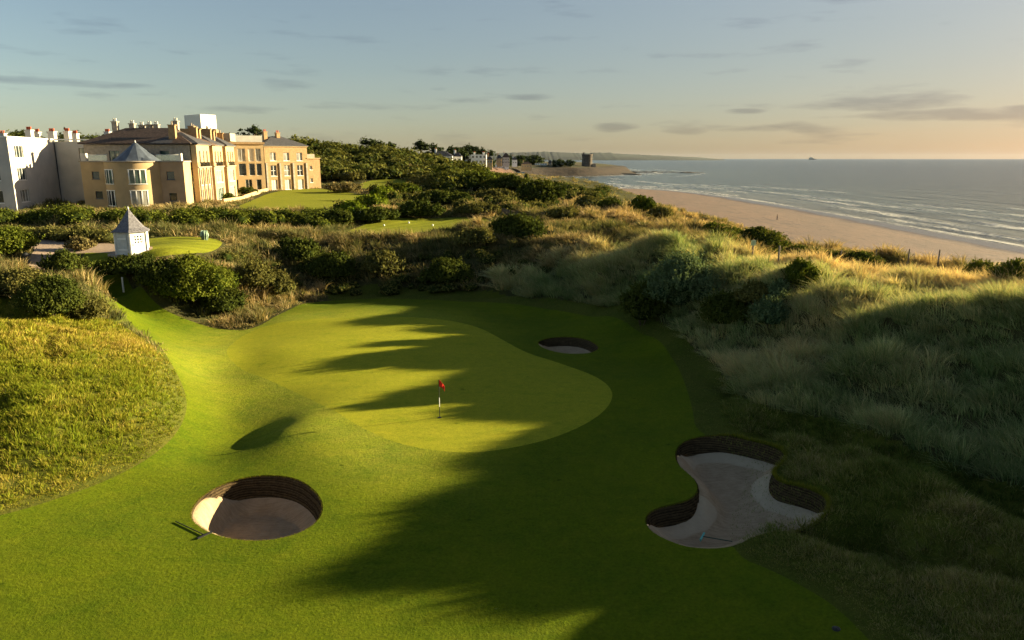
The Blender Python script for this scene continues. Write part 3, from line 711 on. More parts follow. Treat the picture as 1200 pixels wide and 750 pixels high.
tussocks(24000, 45, 150, lambda r: (50 / r)**1.0, lambda x, y, z, d: m_marram(x, y, z, d) & ((x <= -2) | (np.hypot(x, y) > 75)), 26, .42, lambda x, y, d: .3 + .55 * sst(0, 4, d) * (.5 + fbm(x / 5, y / 5, 33)), 1.6,
         RID, RIDT, 'tufted rough grass on the ridge behind the green and the seaward dunes', 'ridge_grass', curved=True, sea_t=.2)
tussocks(9000, 140, 420, lambda r: (200 / r)**1.3, lambda x, y, z, d: m_marram(x, y, z, d), 14, .9, lambda x, y, d: .8 + 0 * x, 2.0, RID, RIDT, 'pale grass between the far scrub and the hotel lawn', 'distant_grass', curved=False)
LM = [(.15, (.085,.13,.010)), (.4, (.145,.175,.014)), (.6, (.23,.21,.024)), (.85, (.36,.27,.06))]
LMT = [(.2, (.24,.25,.02)), (.5, (.44,.36,.06)), (.8, (.62,.44,.15))]
tussocks(30000, 24, 70, lambda r: (30 / r)**.8, lambda x, y, z, d: inpx(mound_px, x, y, z), 20, .20, lambda x, y, d: .15 + .20 * sst(0, 2.5, d) * (.5 + fbm(x / 3, y / 3, 35)), 1.6, LM, LMT,
         'short golden rough grass on the sunlit mound at the left', 'mound_grass', lean=(-.15, -.1), spread=.8, a0=-44, a1=-8)
LR = [(.15, (.05,.085,.014)), (.4, (.10,.14,.020)), (.62, (.17,.18,.035)), (.85, (.32,.25,.11))]
LRT = [(.2, (.13,.18,.04)), (.5, (.26,.26,.07)), (.8, (.48,.38,.19))]
tussocks(24000, 17, 48, lambda r: (30 / r)**.8, lambda x, y, z, d: inpx(low_px, x, y, z), 20, .20, lambda x, y, d: .12 + .24 * sst(0, 3.0, d) * (.4 + fbm(x / 3, y / 3, 36)), 1.5, LR, LRT,
         'tangled mid height rough beside the large bunker at the lower right', 'rough_grass', lean=(-.2, -.15), spread=.8, a0=8, a1=48)
# short fringe of the semi rough
def fringe(n):
    x, y = sample(n, 18, 80, lambda r: 1 + 0 * r); ok = (sdf(SEMI, x, y) < .3) & (sdf(FAIR, x, y) > .02); x, y = x[ok], y[ok]; z = ground(x, y); m = len(x)
    f = .5 * fbm(x / 2, y / 2, 11) + .5 * rng.random(m)
    blades('semi_rough_grass', x, y, z, .05 + .07 * rng.random(m), np.maximum(.01, np.hypot(x, y) * .0007), .4 * rng.standard_normal(m), .4 * rng.standard_normal(m), pal(LR, f * .8), pal(LRT, f * .7), 'short semi rough strip between the mown surround and the dune', False)
fringe(260000)

# tufts hanging over the bunker rims
def rim_tufts(P, n, hmin, hmax, side):
    i = rng.integers(0, len(P), n); t = rng.random(n); A = P[i]; B = P[(i + 1) % len(P)]; p = A + (B - A) * t[:, None] + .05 * rng.standard_normal((n, 2))
    s = sdf(P, p[:, 0], p[:, 1]); ok = (s > -.06) & (s < .25); p = p[ok]; n = len(p)
    wgt = side(p[:, 0], p[:, 1]); h = hmin + (hmax - hmin) * wgt * rng.random(n); z = ground(p[:, 0], p[:, 1])
    c = np.array([P[:, 0].mean(), P[:, 1].mean()]) - p; c /= np.linalg.norm(c, axis=1)[:, None]
    f = rng.random(n)
    return p[:, 0], p[:, 1], z, h, np.maximum(.008, np.hypot(p[:, 0], p[:, 1]) * .0006), c[:, 0] * .3 + .35 * rng.standard_normal(n), c[:, 1] * .3 + .35 * rng.standard_normal(n), pal(LM, f * .62) * .8, pal(LMT, f * .5) * .8
a = [rim_tufts(BUNK['left'], 5000, .03, .07, lambda x, y: 1 + 0 * x), rim_tufts(BUNK['right'], 12000, .03, .34, lambda x, y: sst(9.5, 11.5, x)), rim_tufts(BUNK['small'], 2500, .03, .08, lambda x, y: 1 + 0 * x)]
blades('bunker_edge_grass', *[np.concatenate([q[i] for q in a]) for i in range(9)], 'grass fringe overhanging the bunker rims', False)

# ------------------------------------------------------------------ shrubs, hedges, woods
def icos(n=2):
    t = (1 + 5**.5) / 2; v = np.array([(-1,t,0),(1,t,0),(-1,-t,0),(1,-t,0),(0,-1,t),(0,1,t),(0,-1,-t),(0,1,-t),(t,0,-1),(t,0,1),(-t,0,-1),(-t,0,1)], float)
    f = [(0,11,5),(0,5,1),(0,1,7),(0,7,10),(0,10,11),(1,5,9),(5,11,4),(11,10,2),(10,7,6),(7,1,8),(3,9,4),(3,4,2),(3,2,6),(3,6,8),(3,8,9),(4,9,5),(2,4,11),(6,2,10),(8,6,7),(9,8,1)]
    v /= np.linalg.norm(v[0])
    for _ in range(n - 1):
        v = list(map(tuple, v)); c = {}; g = []
        def mid(a, b):
            k = (min(a, b), max(a, b))
            if k not in c: m_ = np.array(v[a]) + np.array(v[b]); v.append(tuple(m_ / np.linalg.norm(m_))); c[k] = len(v) - 1
            return c[k]
        for a, b, d_ in f:
            x_, y_, z_ = mid(a, b), mid(b, d_), mid(d_, a); g += [(a, x_, z_), (b, y_, x_), (d_, z_, y_), (x_, y_, z_)]
        f = g; v = np.array(v)
    return np.array(v), np.array(f)
IV, IF = icos(2)
def foliage(lumps, leaf, dens, c1, c2, up=.35, sprig=0.0, core=.68, seed=0):
    """lumps (x,y,z,rx,ry,rz) -> vertices, triangles, tints: leaf sprays over rough inner masses"""
    rg = np.random.default_rng(seed + 100); Vs, Fs, Cs = [], [], []; nv = 0
    c1, c2 = np.array(c1), np.array(c2)
    for (cx_, cy__, cz, rx, ry, rz) in lumps:
        area = 2 * math.pi * (rx * ry + rx * rz + ry * rz) / 1.5
        n = max(12, int(dens * .9 * area / leaf**2))
        u = rg.standard_normal((n, 3)); u[:, 2] += .25; u /= np.linalg.norm(u, axis=1)[:, None]
        u = u[u[:, 2] > -.35]; n = len(u)
        lf = np.sin(u[:, 0] * 5 + cx_) * np.sin(u[:, 1] * 5 + cy__) * np.sin(u[:, 2] * 6 + 1)
        rad_ = 1 + .20 * lf - .34 * rg.random(n)**1.8 + .09 * rg.standard_normal(n) + .22 * (rg.random(n) < .06)
        p = np.stack([cx_ + u[:, 0] * rx * rad_, cy__ + u[:, 1] * ry * rad_, cz + u[:, 2] * rz * rad_], 1)
        if sprig > 0:
            k = 9; ax = u * .55 + np.array([0, 0, .8]) + .15 * rg.standard_normal((n, 3)); s = rg.random(n) < 1.6 / k; base = p[s]; ax = ax[s] / np.linalg.norm(ax[s], axis=1)[:, None]; uu = u[s]
            t_ = np.tile(np.linspace(0, 1, k), len(base)); Ls = np.repeat(sprig * (.5 + rg.random(len(base))), k)
            p2 = np.repeat(base, k, 0) + np.repeat(ax, k, 0) * (t_ * Ls)[:, None] + (rg.standard_normal((len(t_), 3)) * leaf * .35) * (1.15 - t_)[:, None]
            p = np.vstack([p[~s], p2]); u = np.vstack([u[~s], np.repeat(uu, k, 0)]); n = len(p)
        nn = u * .7 + rg.standard_normal((n, 3)) * .6; nn[:, 2] += up; nn /= np.linalg.norm(nn, axis=1)[:, None]
        t1 = np.cross(nn, rg.standard_normal((n, 3))); t1 /= np.linalg.norm(t1, axis=1)[:, None] + 1e-9; t2 = np.cross(nn, t1)
        sz = leaf * (.55 + .8 * rg.random((n, 1)))
        V = np.stack([p - t1 * sz * .75, p - t2 * sz * .42, p + t1 * sz * .75, p + t2 * sz * .42], 1)
        b = np.arange(n)[:, None] * 4 + nv
        Vs.append(V.reshape(-1, 3)); Fs.append(np.concatenate([b + np.array([0, 1, 2]), b + np.array([0, 2, 3])], 1).reshape(-1, 3)); nv += n * 4
        f = np.clip(rg.random() * .6 + .45 * rg.random(n), 0, 1)[:, None]; Cs.append(np.repeat((c1 * (1 - f) + c2 * f) * (.75 + .5 * rg.random((n, 1))), 4, 0))
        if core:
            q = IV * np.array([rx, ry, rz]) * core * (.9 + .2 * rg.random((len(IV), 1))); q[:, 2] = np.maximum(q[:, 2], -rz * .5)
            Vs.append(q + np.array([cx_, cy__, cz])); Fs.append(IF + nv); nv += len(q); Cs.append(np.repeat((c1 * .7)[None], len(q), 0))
    return np.vstack(Vs), np.vstack(Fs), np.vstack(Cs)
def shrub_lumps(cx_, cy__, zb, rx, ry, h, n, rg):
    L = [(cx_, cy__, zb + h * .42, rx * .78, ry * .78, h * .5)]
    for _ in range(n):
        a = rg.random() * 2 * math.pi; r = .35 + .5 * rg.random(); e = rg.random(); s = (.16 + .36 * rg.random()**1.5) * (rx * ry)**.5
        L.append((cx_ + math.cos(a) * rx * r, cy__ + math.sin(a) * ry * r, zb + h * (.35 + .45 * e * (1 - .6 * r)) , s, s, min(s * .85, h * .42)))
    for _ in range(n // 2):
        a = rg.random() * 2 * math.pi; r = .5 * rg.random(); s = (.2 + .18 * rg.random()) * (rx * ry)**.5
        L.append((cx_ + math.cos(a) * rx * r, cy__ + math.sin(a) * ry * r, zb + h * (.72 + .1 * rg.random()), s, s, min(s, h * .3)))
    return L
def shrub(px, py, wpx, hpx, label, c1, c2, name='shrub', leaf=None, dens=1.0, sprig=.3, nl=15, group=None, cat='shrub', yr=.9, stem=True, seed=0, xy=None):
    if xy is None: x_, y_ = hit(px, py)
    else: x_, y_ = xy
    zb = gz(x_, y_); _, _, fw = proj(x_, y_, zb); s = float(fw) / F
    rx = wpx * s / 2; h = hpx * s; ry = rx * yr; y_ += ry * .5; x_ += x_ / max(y_, 1) * ry * .5; zb = gz(x_, y_) - .1
    rg = np.random.default_rng(int(px * 7 + py) + seed)
    leaf = leaf or max(.09, float(fw) * .0021)
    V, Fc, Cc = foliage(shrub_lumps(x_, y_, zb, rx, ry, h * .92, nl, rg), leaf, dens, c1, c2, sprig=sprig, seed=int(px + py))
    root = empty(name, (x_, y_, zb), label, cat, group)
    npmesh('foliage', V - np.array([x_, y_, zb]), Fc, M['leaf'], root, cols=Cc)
    mb = MB()
    for k in range(4):
        a = k * 1.57 + rg.random(); mb.tube([(x_ + .06 * math.cos(a), y_ + .06 * math.sin(a), zb - .3), (x_ + rx * .25 * math.cos(a), y_ + ry * .25 * math.sin(a), zb + h * .3), (x_ + rx * .5 * math.cos(a), y_ + ry * .5 * math.sin(a), zb + h * .62)], [.05, .035, .015], 5)
    if stem: mb.build('stem', M['bark'], root)
    return root
M['bark'] = plain('bark', (.10,.075,.05), .95, .25, 6, .1, .6)
DG = ((.030,.045,.010), (.085,.098,.018)); MG = ((.045,.070,.010), (.125,.140,.018)); LG = ((.075,.125,.010), (.19,.22,.020)); OL = ((.065,.070,.020), (.16,.145,.04)); BG = ((.045,.080,.035), (.15,.19,.08)); ST = ((.09,.085,.03), (.22,.17,.07))
SHR = [
 # px, py(base), width, height, palette, label, kwargs
 (158,336,82,20,DG,'dark low bush on the bank just in front of the grey roofed hut',{}),
 (196,354,60,34,DG,'dark bramble on the bank right of the white marker post',{}),
 (226,368,92,58,MG,'big rounded leafy bush with sunlit yellow green top above the grass track',{'nl':14}),
 (262,374,60,34,DG,'scrubby bush at the foot of the bank where the fairway narrows',{}),
 (300,352,54,34,OL,'olive bush on the bank behind the left end of the green',{}),
 (322,352,50,30,OL,'olive brown bush at the back left corner of the mown surround',{}),
 (392,336,62,34,DG,'dark spreading bush on the bank straight behind the left half of the green',{}),
 (452,330,48,28,OL,'brown green bush midway along the bank behind the green',{}),
 (524,338,62,32,DG,'dark bush on the bank behind the right half of the green',{}),
 (350,312,56,26,DG,'dark bush high on the bank below the left end of the tee',{}),
 (60,377,84,46,DG,'dark broad bush on top of the golden mound at the left',{'nl':14}),
 (104,378,50,26,OL,'olive bush spilling from the mound to the edge of the grass track',{}),
 (22,352,70,32,OL,'grassy brown bush behind the mound at the left edge of the view',{}),
 (79,322,50,28,DG,'compact dark bush with pale grass on its crown beside the gravel path',{}),
 (8,306,62,36,MG,'round bush with straw coloured crown at the far left beside the lawn',{}),
 (95,295,34,15,ST,'small rounded pale tussock bush standing in the gravel path',{}),
 (796,372,92,74,BG,'tall sea buckthorn bush with pale sunlit upright sprigs right of the small bunker',{'sprig':.55,'nl':16}),
 (752,388,58,56,DG,'dark thicket left of the tall sea buckthorn bush',{}),
 (848,392,74,40,DG,'dark thicket right of the tall sea buckthorn bush',{'nl':12}),
 (884,368,44,26,OL,'olive bush catching light on the dune shoulder',{'sprig':.3}),
 (900,398,54,36,BG,'grey green bush low on the slope of the right hand dune',{'sprig':.35}),
 (938,348,40,40,MG,'round green bush standing alone on the crest of the right hand dune',{'sprig':.2}),
 (913,360,28,30,BG,'small pale green sapling bush left of the lone round bush on the dune crest',{'sprig':.3}),
 (1150,333,38,24,MG,'left of two round green bushes on the seaward crest at the right',{}),
 (1186,335,42,25,MG,'right of two round green bushes on the seaward crest at the right',{}),
 (606,285,70,32,DG,'dark bush at the right end of the tee behind the green',{}),
 (560,292,50,18,OL,'low olive bush on the ridge in front of the tee',{}),
 (752,250,34,22,MG,'windswept bush on the dune edge nearest the beach',{}),
 (772,262,26,14,OL,'low windswept bush on the dune edge just below the taller one',{}),
 (632,247,54,32,DG,'dark bushy clump on the dune left of the bare sand gap',{}),
 (690,242,36,14,OL,'low brown green clump on the seaward dune beyond the ridge',{}),
 (715,246,30,13,DG,'small dark clump on the seaward dune beside the sand gap',{}),
 (582,240,44,16,OL,'spreading low scrub clump left of the dark dune clump',{}),
 (560,225,60,22,MG,'wide bush on the dune below the coastal houses',{}),
 (600,228,50,18,DG,'dark bush between the dunes and the bay',{}),
 (522,243,74,17,DG,'long dark bush directly behind the tee',{'yr':.4}),
 (492,257,66,20,DG,'dark low mound of scrub touching the back of the tee',{'yr':.4}),
 (560,253,60,13,OL,'brown green scrub at the back right of the tee',{'yr':.5}),
 (450,236,34,17,LG,'bright yellow green bush at the top of the row beside the hotel lawn',{}),
 (434,246,36,17,LG,'bright yellow green bush midway along the row beside the hotel lawn',{}),
 (416,258,40,19,LG,'bright yellow green bush at the bottom of the row beside the hotel lawn',{}),
 (394,268,40,22,DG,'dark glossy bush at the left end of the tee',{}),
 (440,262,50,16,DG,'dark bush between the tee and the bright green bushes',{}),
 (470,228,44,12,MG,'green bush in the middle of the scrub right of the hotel lawn',{}),
 (500,222,50,14,OL,'olive bush high in the scrub right of the hotel lawn',{}),
 (530,212,60,16,MG,'broad bush at the foot of the wooded hill',{}),
 (481,207,26,12,ST,'rounded pale straw coloured bush beside the distant green',{}),
 (405,226,40,10,ST,'grey green mound of dry grass at the far end of the hotel lawn',{}),
 (412,213,34,10,OL,'small olive bush in front of the woodland near the distant green',{}),
 (660,262,40,14,OL,'low tangled scrub on the ridge crest behind the green',{}),
 (345,219,36,7,DG,'low dark shrub planted against the right wing of the hotel',{}),
 (318,222,34,8,MG,'clipped green shrub at the edge of the hotel lawn',{}),
 (290,228,30,9,DG,'dark clipped shrub by the hotel terrace',{}),
 (262,236,34,8,DG,'dark shrub row near the corner of the hotel',{}),
]
for a in SHR: shrub(a[0], a[1], a[2], a[3], a[5], *a[4], **a[6])

def mass(name, lumps, pal_, leaf, dens, label, cat, kind='stuff', core=.8, seed=0):
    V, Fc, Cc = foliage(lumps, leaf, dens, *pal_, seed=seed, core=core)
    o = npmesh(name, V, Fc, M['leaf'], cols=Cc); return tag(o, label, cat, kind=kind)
def along(pts_px, n, hfun, rg, rr=(1.0, 1.8), jit=1.2, zf=hit):
    P = np.array([zf(a, b) for a, b in pts_px]); seg = np.r_[0, np.cumsum(np.linalg.norm(np.diff(P, axis=0), axis=1))]
    L = []
    for s in np.linspace(0, seg[-1], n):
        x_ = np.interp(s, seg, P[:, 0]) + jit * rg.standard_normal() * .5; y_ = np.interp(s, seg, P[:, 1]) + jit * rg.standard_normal(); r = rr[0] + (rr[1] - rr[0]) * rg.random(); h = hfun(s / seg[-1]) * (.8 + .4 * rg.random())
        L.append((x_, y_, gz(x_, y_) + h * .4, r, r, h * .6))
    return L
g1 = np.random.default_rng(3)
mass('hedge', along([(-60,264),(60,265),(150,266),(230,265),(300,264),(400,265)], 150, lambda s: 1.9, g1, (1.0, 1.9), 1.6), (tuple(DG[0]), tuple(MG[1])), .20, .9, 'long dark hedge running across the view below the hotel', 'hedge', kind=None)
mass('scrub', along([(-40,278),(40,279),(100,281),(135,283)], 34, lambda s: 1.2, g1, (.8, 1.4), 1.0), OL, .16, 1.0, 'lower strip of olive scrub behind the gravel path at the left', 'scrub')
mass('scrub', along([(838,274),(870,282),(900,290),(940,298),(980,306),(1015,313)], 90, lambda s: .9, g1, (.8, 1.6), 1.6), (DG[0], MG[1]), .2, 1.0, 'dark green strip of creeping scrub along the back of the beach', 'scrub')
# scattered lumps between the lawn, the dunes and the hill
def area_lumps(poly, n, hr, rr, seed, zoff=.35):
    rg = np.random.default_rng(seed); P = np.array([hit(a, b) for a, b in poly]); L = []
    while len(L) < n:
        x_ = P[:, 0].min() + rg.random() * np.ptp(P[:, 0]); y_ = P[:, 1].min() + rg.random() * np.ptp(P[:, 1])
        if not inside(P, np.array([x_]), np.array([y_]))[0] or rough_d(np.array([x_]), np.array([y_]))[0] < 1.5: continue
        r = rr[0] + (rr[1] - rr[0]) * rg.random()**2; h = hr[0] + (hr[1] - hr[0]) * rg.random()**1.5
        L.append((x_, y_, gz(x_, y_) + h * zoff, r, r, h * .6))
    return L
mass('scrub', area_lumps([(400,252),(590,252),(700,248),(720,232),(690,222),(610,209),(480,205),(430,230)], 420, (.8, 2.6), (.9, 3.0), 5), (DG[0], OL[1]), .28, .8, 'patchy mixed scrub between the tee and the wooded hill', 'scrub')
mass('scrub', area_lumps([(225,296),(300,290),(560,288),(640,300),(640,330),(560,338),(300,338),(260,360)], 170, (.4, 1.2), (.4, 1.2), 6), (DG[0], OL[1]), .15, .8, 'dark scrub among the grass on the ridge behind the green', 'scrub')
# wooded hill right of the hotel and tree line behind
def wood(xr, yr, n, ztop, seed, rr=(3, 6)):
    rg = np.random.default_rng(seed); L = []
    for _ in range(n):
        y_ = yr[0] + (yr[1] - yr[0]) * rg.random(); px = xr[0] + (xr[1] - xr[0]) * rg.random()
        x_ = (px - 600) / F * (y_ * cp); r = rr[0] + (rr[1] - rr[0]) * rg.random(); f = (y_ - yr[0]) / (yr[1] - yr[0])
        g = gz(x_, y_); zt = ztop(px, y_, f, rg); rz = min(r * .9, max(zt - g, 2) * .5); L.append((x_, y_, zt - rz, r, r, rz))
        if rg.random() < .6: L.append((x_ + rg.standard_normal() * 2, y_ - r * .5, max(g + rz * .5, zt - rz * 2.2), r * .9, r * .9, rz))
    return L
ol = [(322,163),(340,158),(365,160),(400,166),(430,168),(470,171),(500,177),(530,181),(560,190),(605,200)]
def zt_hill(px, y_, f, rg):
    py = np.interp(px, *zip(*ol)) + 26 * (1 - sst(0, .75, f)) + rg.random() * 6
    return float(CAMZ + (ray(px, py)[2] / ray(px, py)[1]) * y_)
mass('woodland', wood((322, 520), (222, 300), 190, zt_hill, 11), (DG[0], (.13,.125,.03)), .75, 1.0, 'dense wooded hill beyond the right wing of the hotel', 'woodland')
mass('thicket', wood((515, 600), (180, 240), 60, lambda px, y_, f, rg: float(CAMZ + (ray(px, np.interp(px, [515,540,560,600],[190,184,187,207]) + 14 * (1 - f) + rg.random() * 5)[2]) * y_ / .97), 12, (2, 4)), (DG[0], (.14,.14,.025)), .5, 1.0, 'sunlit rounded thicket on the rise below the coastal houses', 'thicket')
ol2 = [(-60,152),(20,152),(60,158),(120,157),(200,158),(330,160)]
mass('woodland', wood((-90, 330), (235, 300), 90, lambda px, y_, f, rg: float(CAMZ + (ray(px, np.interp(px, *zip(*ol2)) + rg.random() * 7)[2] / ray(px, 156)[1]) * y_), 13, (4, 7)), (DG[0], (.06,.065,.02)), .9, 1.0, 'line of dark trees on the skyline behind the white building', 'woodland')
# ------------------------------------------------------------------ buildings
M['cream'] = plain('cream_render', (.42,.305,.165), .9, .10, .5, .1, .15)
M['ochre'] = plain('ochre_brick', (.34,.225,.115), .9, .14, 2.5, .1, .3)
M['pinkr'] = plain('dusty_render', (.44,.30,.18), .9, .1, .6, .1, .15)
M['stone'] = plain('grey_stone', (.34,.29,.23), .9, .18, 2.0, .1, .3)
M['whiter'] = plain('white_render', (.50,.47,.42), .9, .07, .6, .1, .1)
M['paint'] = plain('white_paint', (.78,.76,.70), .5, .05, 1, .3)
M['slate'] = plain('slate_roof', (.060,.058,.062), .75, .3, 2.5, .3, .5)
M['tile'] = plain('brown_tile_roof', (.095,.065,.05), .85, .3, 2.5, .2, .5)
M['lead'] = plain('lead_roof', (.07,.085,.11), .5, .25, 1.2, .4, .2)
M['dark'] = plain('dark_metal', (.025,.025,.027), .5, .2, 3, .4)
M['redclay'] = plain('red_clay', (.42,.10,.05), .8, .2, 5, .2)
M['steel'] = plain('pale_sheet_metal', (.62,.60,.52), .6, .06, 1, .3)
M['curtain'] = plain('curtain', (.52,.48,.40), .9, .1, 4, .1)
def glass_mat(name, col, rough=.08):
    t = NT(name); n = t.noise(.8, 2); c = t.ramp(n, [(.35, tuple(q * .5 for q in col)), (.7, col)]); t.bsdf(c, rough, .8, t.bump(t.noise(1.5, 2), .08, .05)); return t.m
M['glass'] = glass_mat('window_glass', (.035,.045,.045)); M['glassg'] = glass_mat('green_window_glass', (.07,.12,.095)); M['glassl'] = glass_mat('curtained_glass', (.34,.33,.28), .25)
def rail_glass():
    t = NT('balustrade_glass'); g = t.n('BsdfGlossy'); g.inputs['Roughness'].default_value = .1; g.inputs[0].default_value = (.8,.85,.85,1); tr = t.n('BsdfTransparent'); m = t.n('MixShader'); m.inputs[0].default_value = .22
    t.l(tr.outputs[0], m.inputs[1]); t.l(g.outputs[0], m.inputs[2]); t.l(m.outputs[0], t.out.inputs[0]); return t.m
M['rail'] = rail_glass()

def facade(root, mb, p0, p1, z0, z1, wins=(), depth=.22, frame='paint', sill=True):
    """wall from p0 to p1 seen left to right from outside, with real openings; wins (s0, s1, za, zb, mullions, glass, transom)"""
    p0 = Vector(p0); p1 = Vector(p1); L = (p1 - p0).length; d = (p1 - p0) / L; nrm = Vector((d.y, -d.x))
    P = lambda s, z, o=0.0: (p0.x + d.x * s + nrm.x * o, p0.y + d.y * s + nrm.y * o, z)
    ss = sorted({0, L, *[round(a, 4) for w_ in wins for a in w_[:2]]}); zs = sorted({z0, z1, *[round(a, 4) for w_ in wins for a in w_[2:4]]})
    for i in range(len(ss) - 1):
        for j in range(len(zs) - 1):
            sc, zc = (ss[i] + ss[i+1]) / 2, (zs[j] + zs[j+1]) / 2
            if any(w_[0] < sc < w_[1] and w_[2] < zc < w_[3] for w_ in wins): continue
            mb.add([P(ss[i], zs[j]), P(ss[i+1], zs[j]), P(ss[i+1], zs[j+1]), P(ss[i], zs[j+1])], [(0, 1, 2, 3)])
    for w_ in wins:
        a, b, za, zb = w_[:4]; nm = w_[4] if len(w_) > 4 else 1; gl = w_[5] if len(w_) > 5 else 'glass'; tr = w_[6] if len(w_) > 6 else 0
        q = [(a, za), (b, za), (b, zb), (a, zb)]
        for k in range(4):
            (s1, t1), (s2, t2) = q[k], q[(k+1) % 4]
            mb.add([P(s1, t1), P(s2, t2), P(s2, t2, -depth), P(s1, t1, -depth)], [(0, 1, 2, 3)])
        f = MB(); fw_ = .07
        def bar(s1, s2, t1, t2, o=-depth + .06):
            f.add([P(s1, t1, o), P(s2, t1, o), P(s2, t2, o), P(s1, t2, o), P(s1, t1, o - .07), P(s2, t1, o - .07), P(s2, t2, o - .07), P(s1, t2, o - .07)], [(0,1,2,3), (0,4,5,1), (1,5,6,2), (2,6,7,3), (3,7,4,0)])
        bar(a, b, za, za + fw_); bar(a, b, zb - fw_, zb); bar(a, a + fw_, za + fw_, zb - fw_); bar(b - fw_, b, za + fw_, zb - fw_)
        for k in range(1, nm + 1):
            s_ = a + (b - a) * k / (nm + 1); bar(s_ - .045, s_ + .045, za + fw_, zb - fw_, -depth + .055)
        for k in range(1, tr + 1):
            t_ = za + (zb - za) * k / (tr + 1); bar(a + fw_, b - fw_, t_ - .04, t_ + .04, -depth + .05)
        if sill: bar(a - .08, b + .08, za - .10, za - .003, .06)
        fo = f.build('window', M[frame], root); g = MB(); g.add([P(a, za, -depth + .01), P(b, za, -depth + .01), P(b, zb, -depth + .01), P(a, zb, -depth + .01)], [(0, 1, 2, 3)])
        g.build('pane', M[gl], fo)
def coping(mb, pts_, z, w_=.35, h=.22):
    for a, b in zip(pts_[:-1], pts_[1:]):
        a = Vector(a); b = Vector(b); L = (b - a).length; m_ = (a + b) / 2
        mb.box((m_.x, m_.y, z + h / 2), (L + w_ * .98, w_, h), math.atan2(b.y - a.y, b.x - a.x))
def hip(mb, c, ux, L, W, z0, h, over=.4):
    """hipped roof on a rectangle centred c, long axis ux"""
    ux = Vector(ux).normalized(); uy = Vector((-ux.y, ux.x)); c = Vector(c); a, b = L / 2 + over, W / 2 + over
    P = lambda s, t_, z: (c.x + ux.x * s + uy.x * t_, c.y + ux.y * s + uy.y * t_, z)
    r = max(a - b, .2)
    mb.add([P(-a,-b,z0), P(a,-b,z0), P(a,b,z0), P(-a,b,z0), P(-r,0,z0+h), P(r,0,z0+h), P(-a,-b,z0-.18), P(a,-b,z0-.18), P(a,b,z0-.18), P(-a,b,z0-.18)],
           [(0,1,5,4), (1,2,5), (2,3,4,5), (3,0,4), (0,6,7,1), (1,7,8,2), (2,8,9,3), (3,9,6,0), (6,9,8,7)])
def chimney(parent, x_, y_, z0, z1, w_=.9, d_=.7, mat='ochre', pots=2, pot='redclay', rz=0):
    m = MB(); m.box((x_, y_, (z0 + z1) / 2), (w_, d_, z1 - z0), rz); m.box((x_, y_, z1 + .07), (w_ + .22, d_ + .22, .14), rz)
    o = m.build('chimney', M[mat], parent); q = MB()
    for k in range(pots):
        s = (k - (pots - 1) / 2) * w_ / max(pots, 1) * .9; q.lathe((x_ + math.cos(rz) * s, y_ + math.sin(rz) * s, z1 + .14), [(.15, 0), (.13, .45), (.17, .5), (.12, .52)], 8)
    if pots: q.build('chimney_pot', M[pot], o)
ZB = 4.6
# --- white building at the left
wb = empty('apartment_building', (-78, 121, 6), 'white three storey building with red chimney pots at the far left', 'building')
m = MB()
K = (-76.4, 113)
def rowz(): return [(14.0, 15.7), (10.6, 12.3), (7.2, 8.9)]
facade(wb, m, (-98, 111.5), K, ZB, 17, [(s, s + 1.9, a, b + .2, 1) for s in (4, 9, 13.4, 18.0) for a, b in rowz()])
facade(wb, m, K, (-79.9, 130), ZB, 17, [(2.0, 5.0, a, b + .2, 2, 'glassl' if i == 2 else 'glass') for i, (a, b) in enumerate(rowz())])
facade(wb, m, (-79.9, 130), (-70, 132), ZB, 16.8, [(3.9, 8.6, 13.2, 15.7, 2, 'glassg'), (3.9, 8.6, 9.6, 13.0, 1, 'glass'), (3.9, 8.6, 6.2, 9.4, 1, 'glass')], sill=False, frame='dark')
m.prism([(-98, 111.6), (-76.5, 113.1), (-79.9, 130.1), (-70, 132.1), (-70, 150), (-98, 150)], 16.4, 16.5)
m.build('wall', M['whiter'], wb)
m = MB(); coping(m, [(-98, 111.5), K, (-79.9, 130), (-70, 132)], 17.0); m.build('coping', M['paint'], wb)
for px, y_, zt, w_ in [(2,150,18.7,1.4),(34.5,132,18.7,1.0),(44,134,18.4,.7),(61,134,18.5,1.1),(79,136,18.6,.9),(88,139,18.3,.9),(126,150,19.0,1.0)]:
    x_ = at(px, 156, y_)[0]; chimney(wb, x_, y_, 16.3, zt, w_, .9, 'whiter', 3)
m = MB(); m.lathe((-79.6, 129.75, 0), [(.07, 6), (.07, 16.5)], 8); m.build('downpipe', M['dark'], wb)

# --- hotel
ht = empty('hotel', (-58, 140, 6), 'long sand coloured hotel with slate roofs, round corner turret and many chimneys', 'hotel')
m = MB()
facade(ht, m, (-71.0, 122), (-66.9, 122), ZB, 13.3, [(1.7, 2.9, 10.6, 11.8, 0, 'glass'), (1.9, 3.1, 7.4, 8.6, 0, 'glass')], frame='lead')
facade(ht, m, (-71.0, 131), (-71.0, 122), ZB, 13.3)
m.lathe((-62.5, 123.2, 0), [(4.65, ZB), (4.65, 13.3)], 36, math.pi * 1.06, math.pi * 1.95)
m.build('wall', M['cream'], ht); m = MB()
facade(ht, m, (-58.4, 122), (-54.1, 122), ZB, 13.3, [(1.4, 2.7, 10.5, 11.8, 0, 'glass'), (1.5, 2.8, 7.0, 8.3, 0, 'glass')], frame='lead')
m.build('wall', M['pinkr'], ht); m = MB()
facade(ht, m, (-54.1, 122), (-55.0, 127), ZB, 13.3); m.prism([(-70.9, 122.1), (-54.2, 122.1), (-55, 127), (-70.9, 127)], 12.3, 12.4)
m.build('wall', M['cream'], ht)
m = MB(); coping(m, [(-71.0, 122), (-66.9, 122)], 13.3); coping(m, [(-58.4, 122), (-54.1, 122), (-55.0, 127)], 13.3)
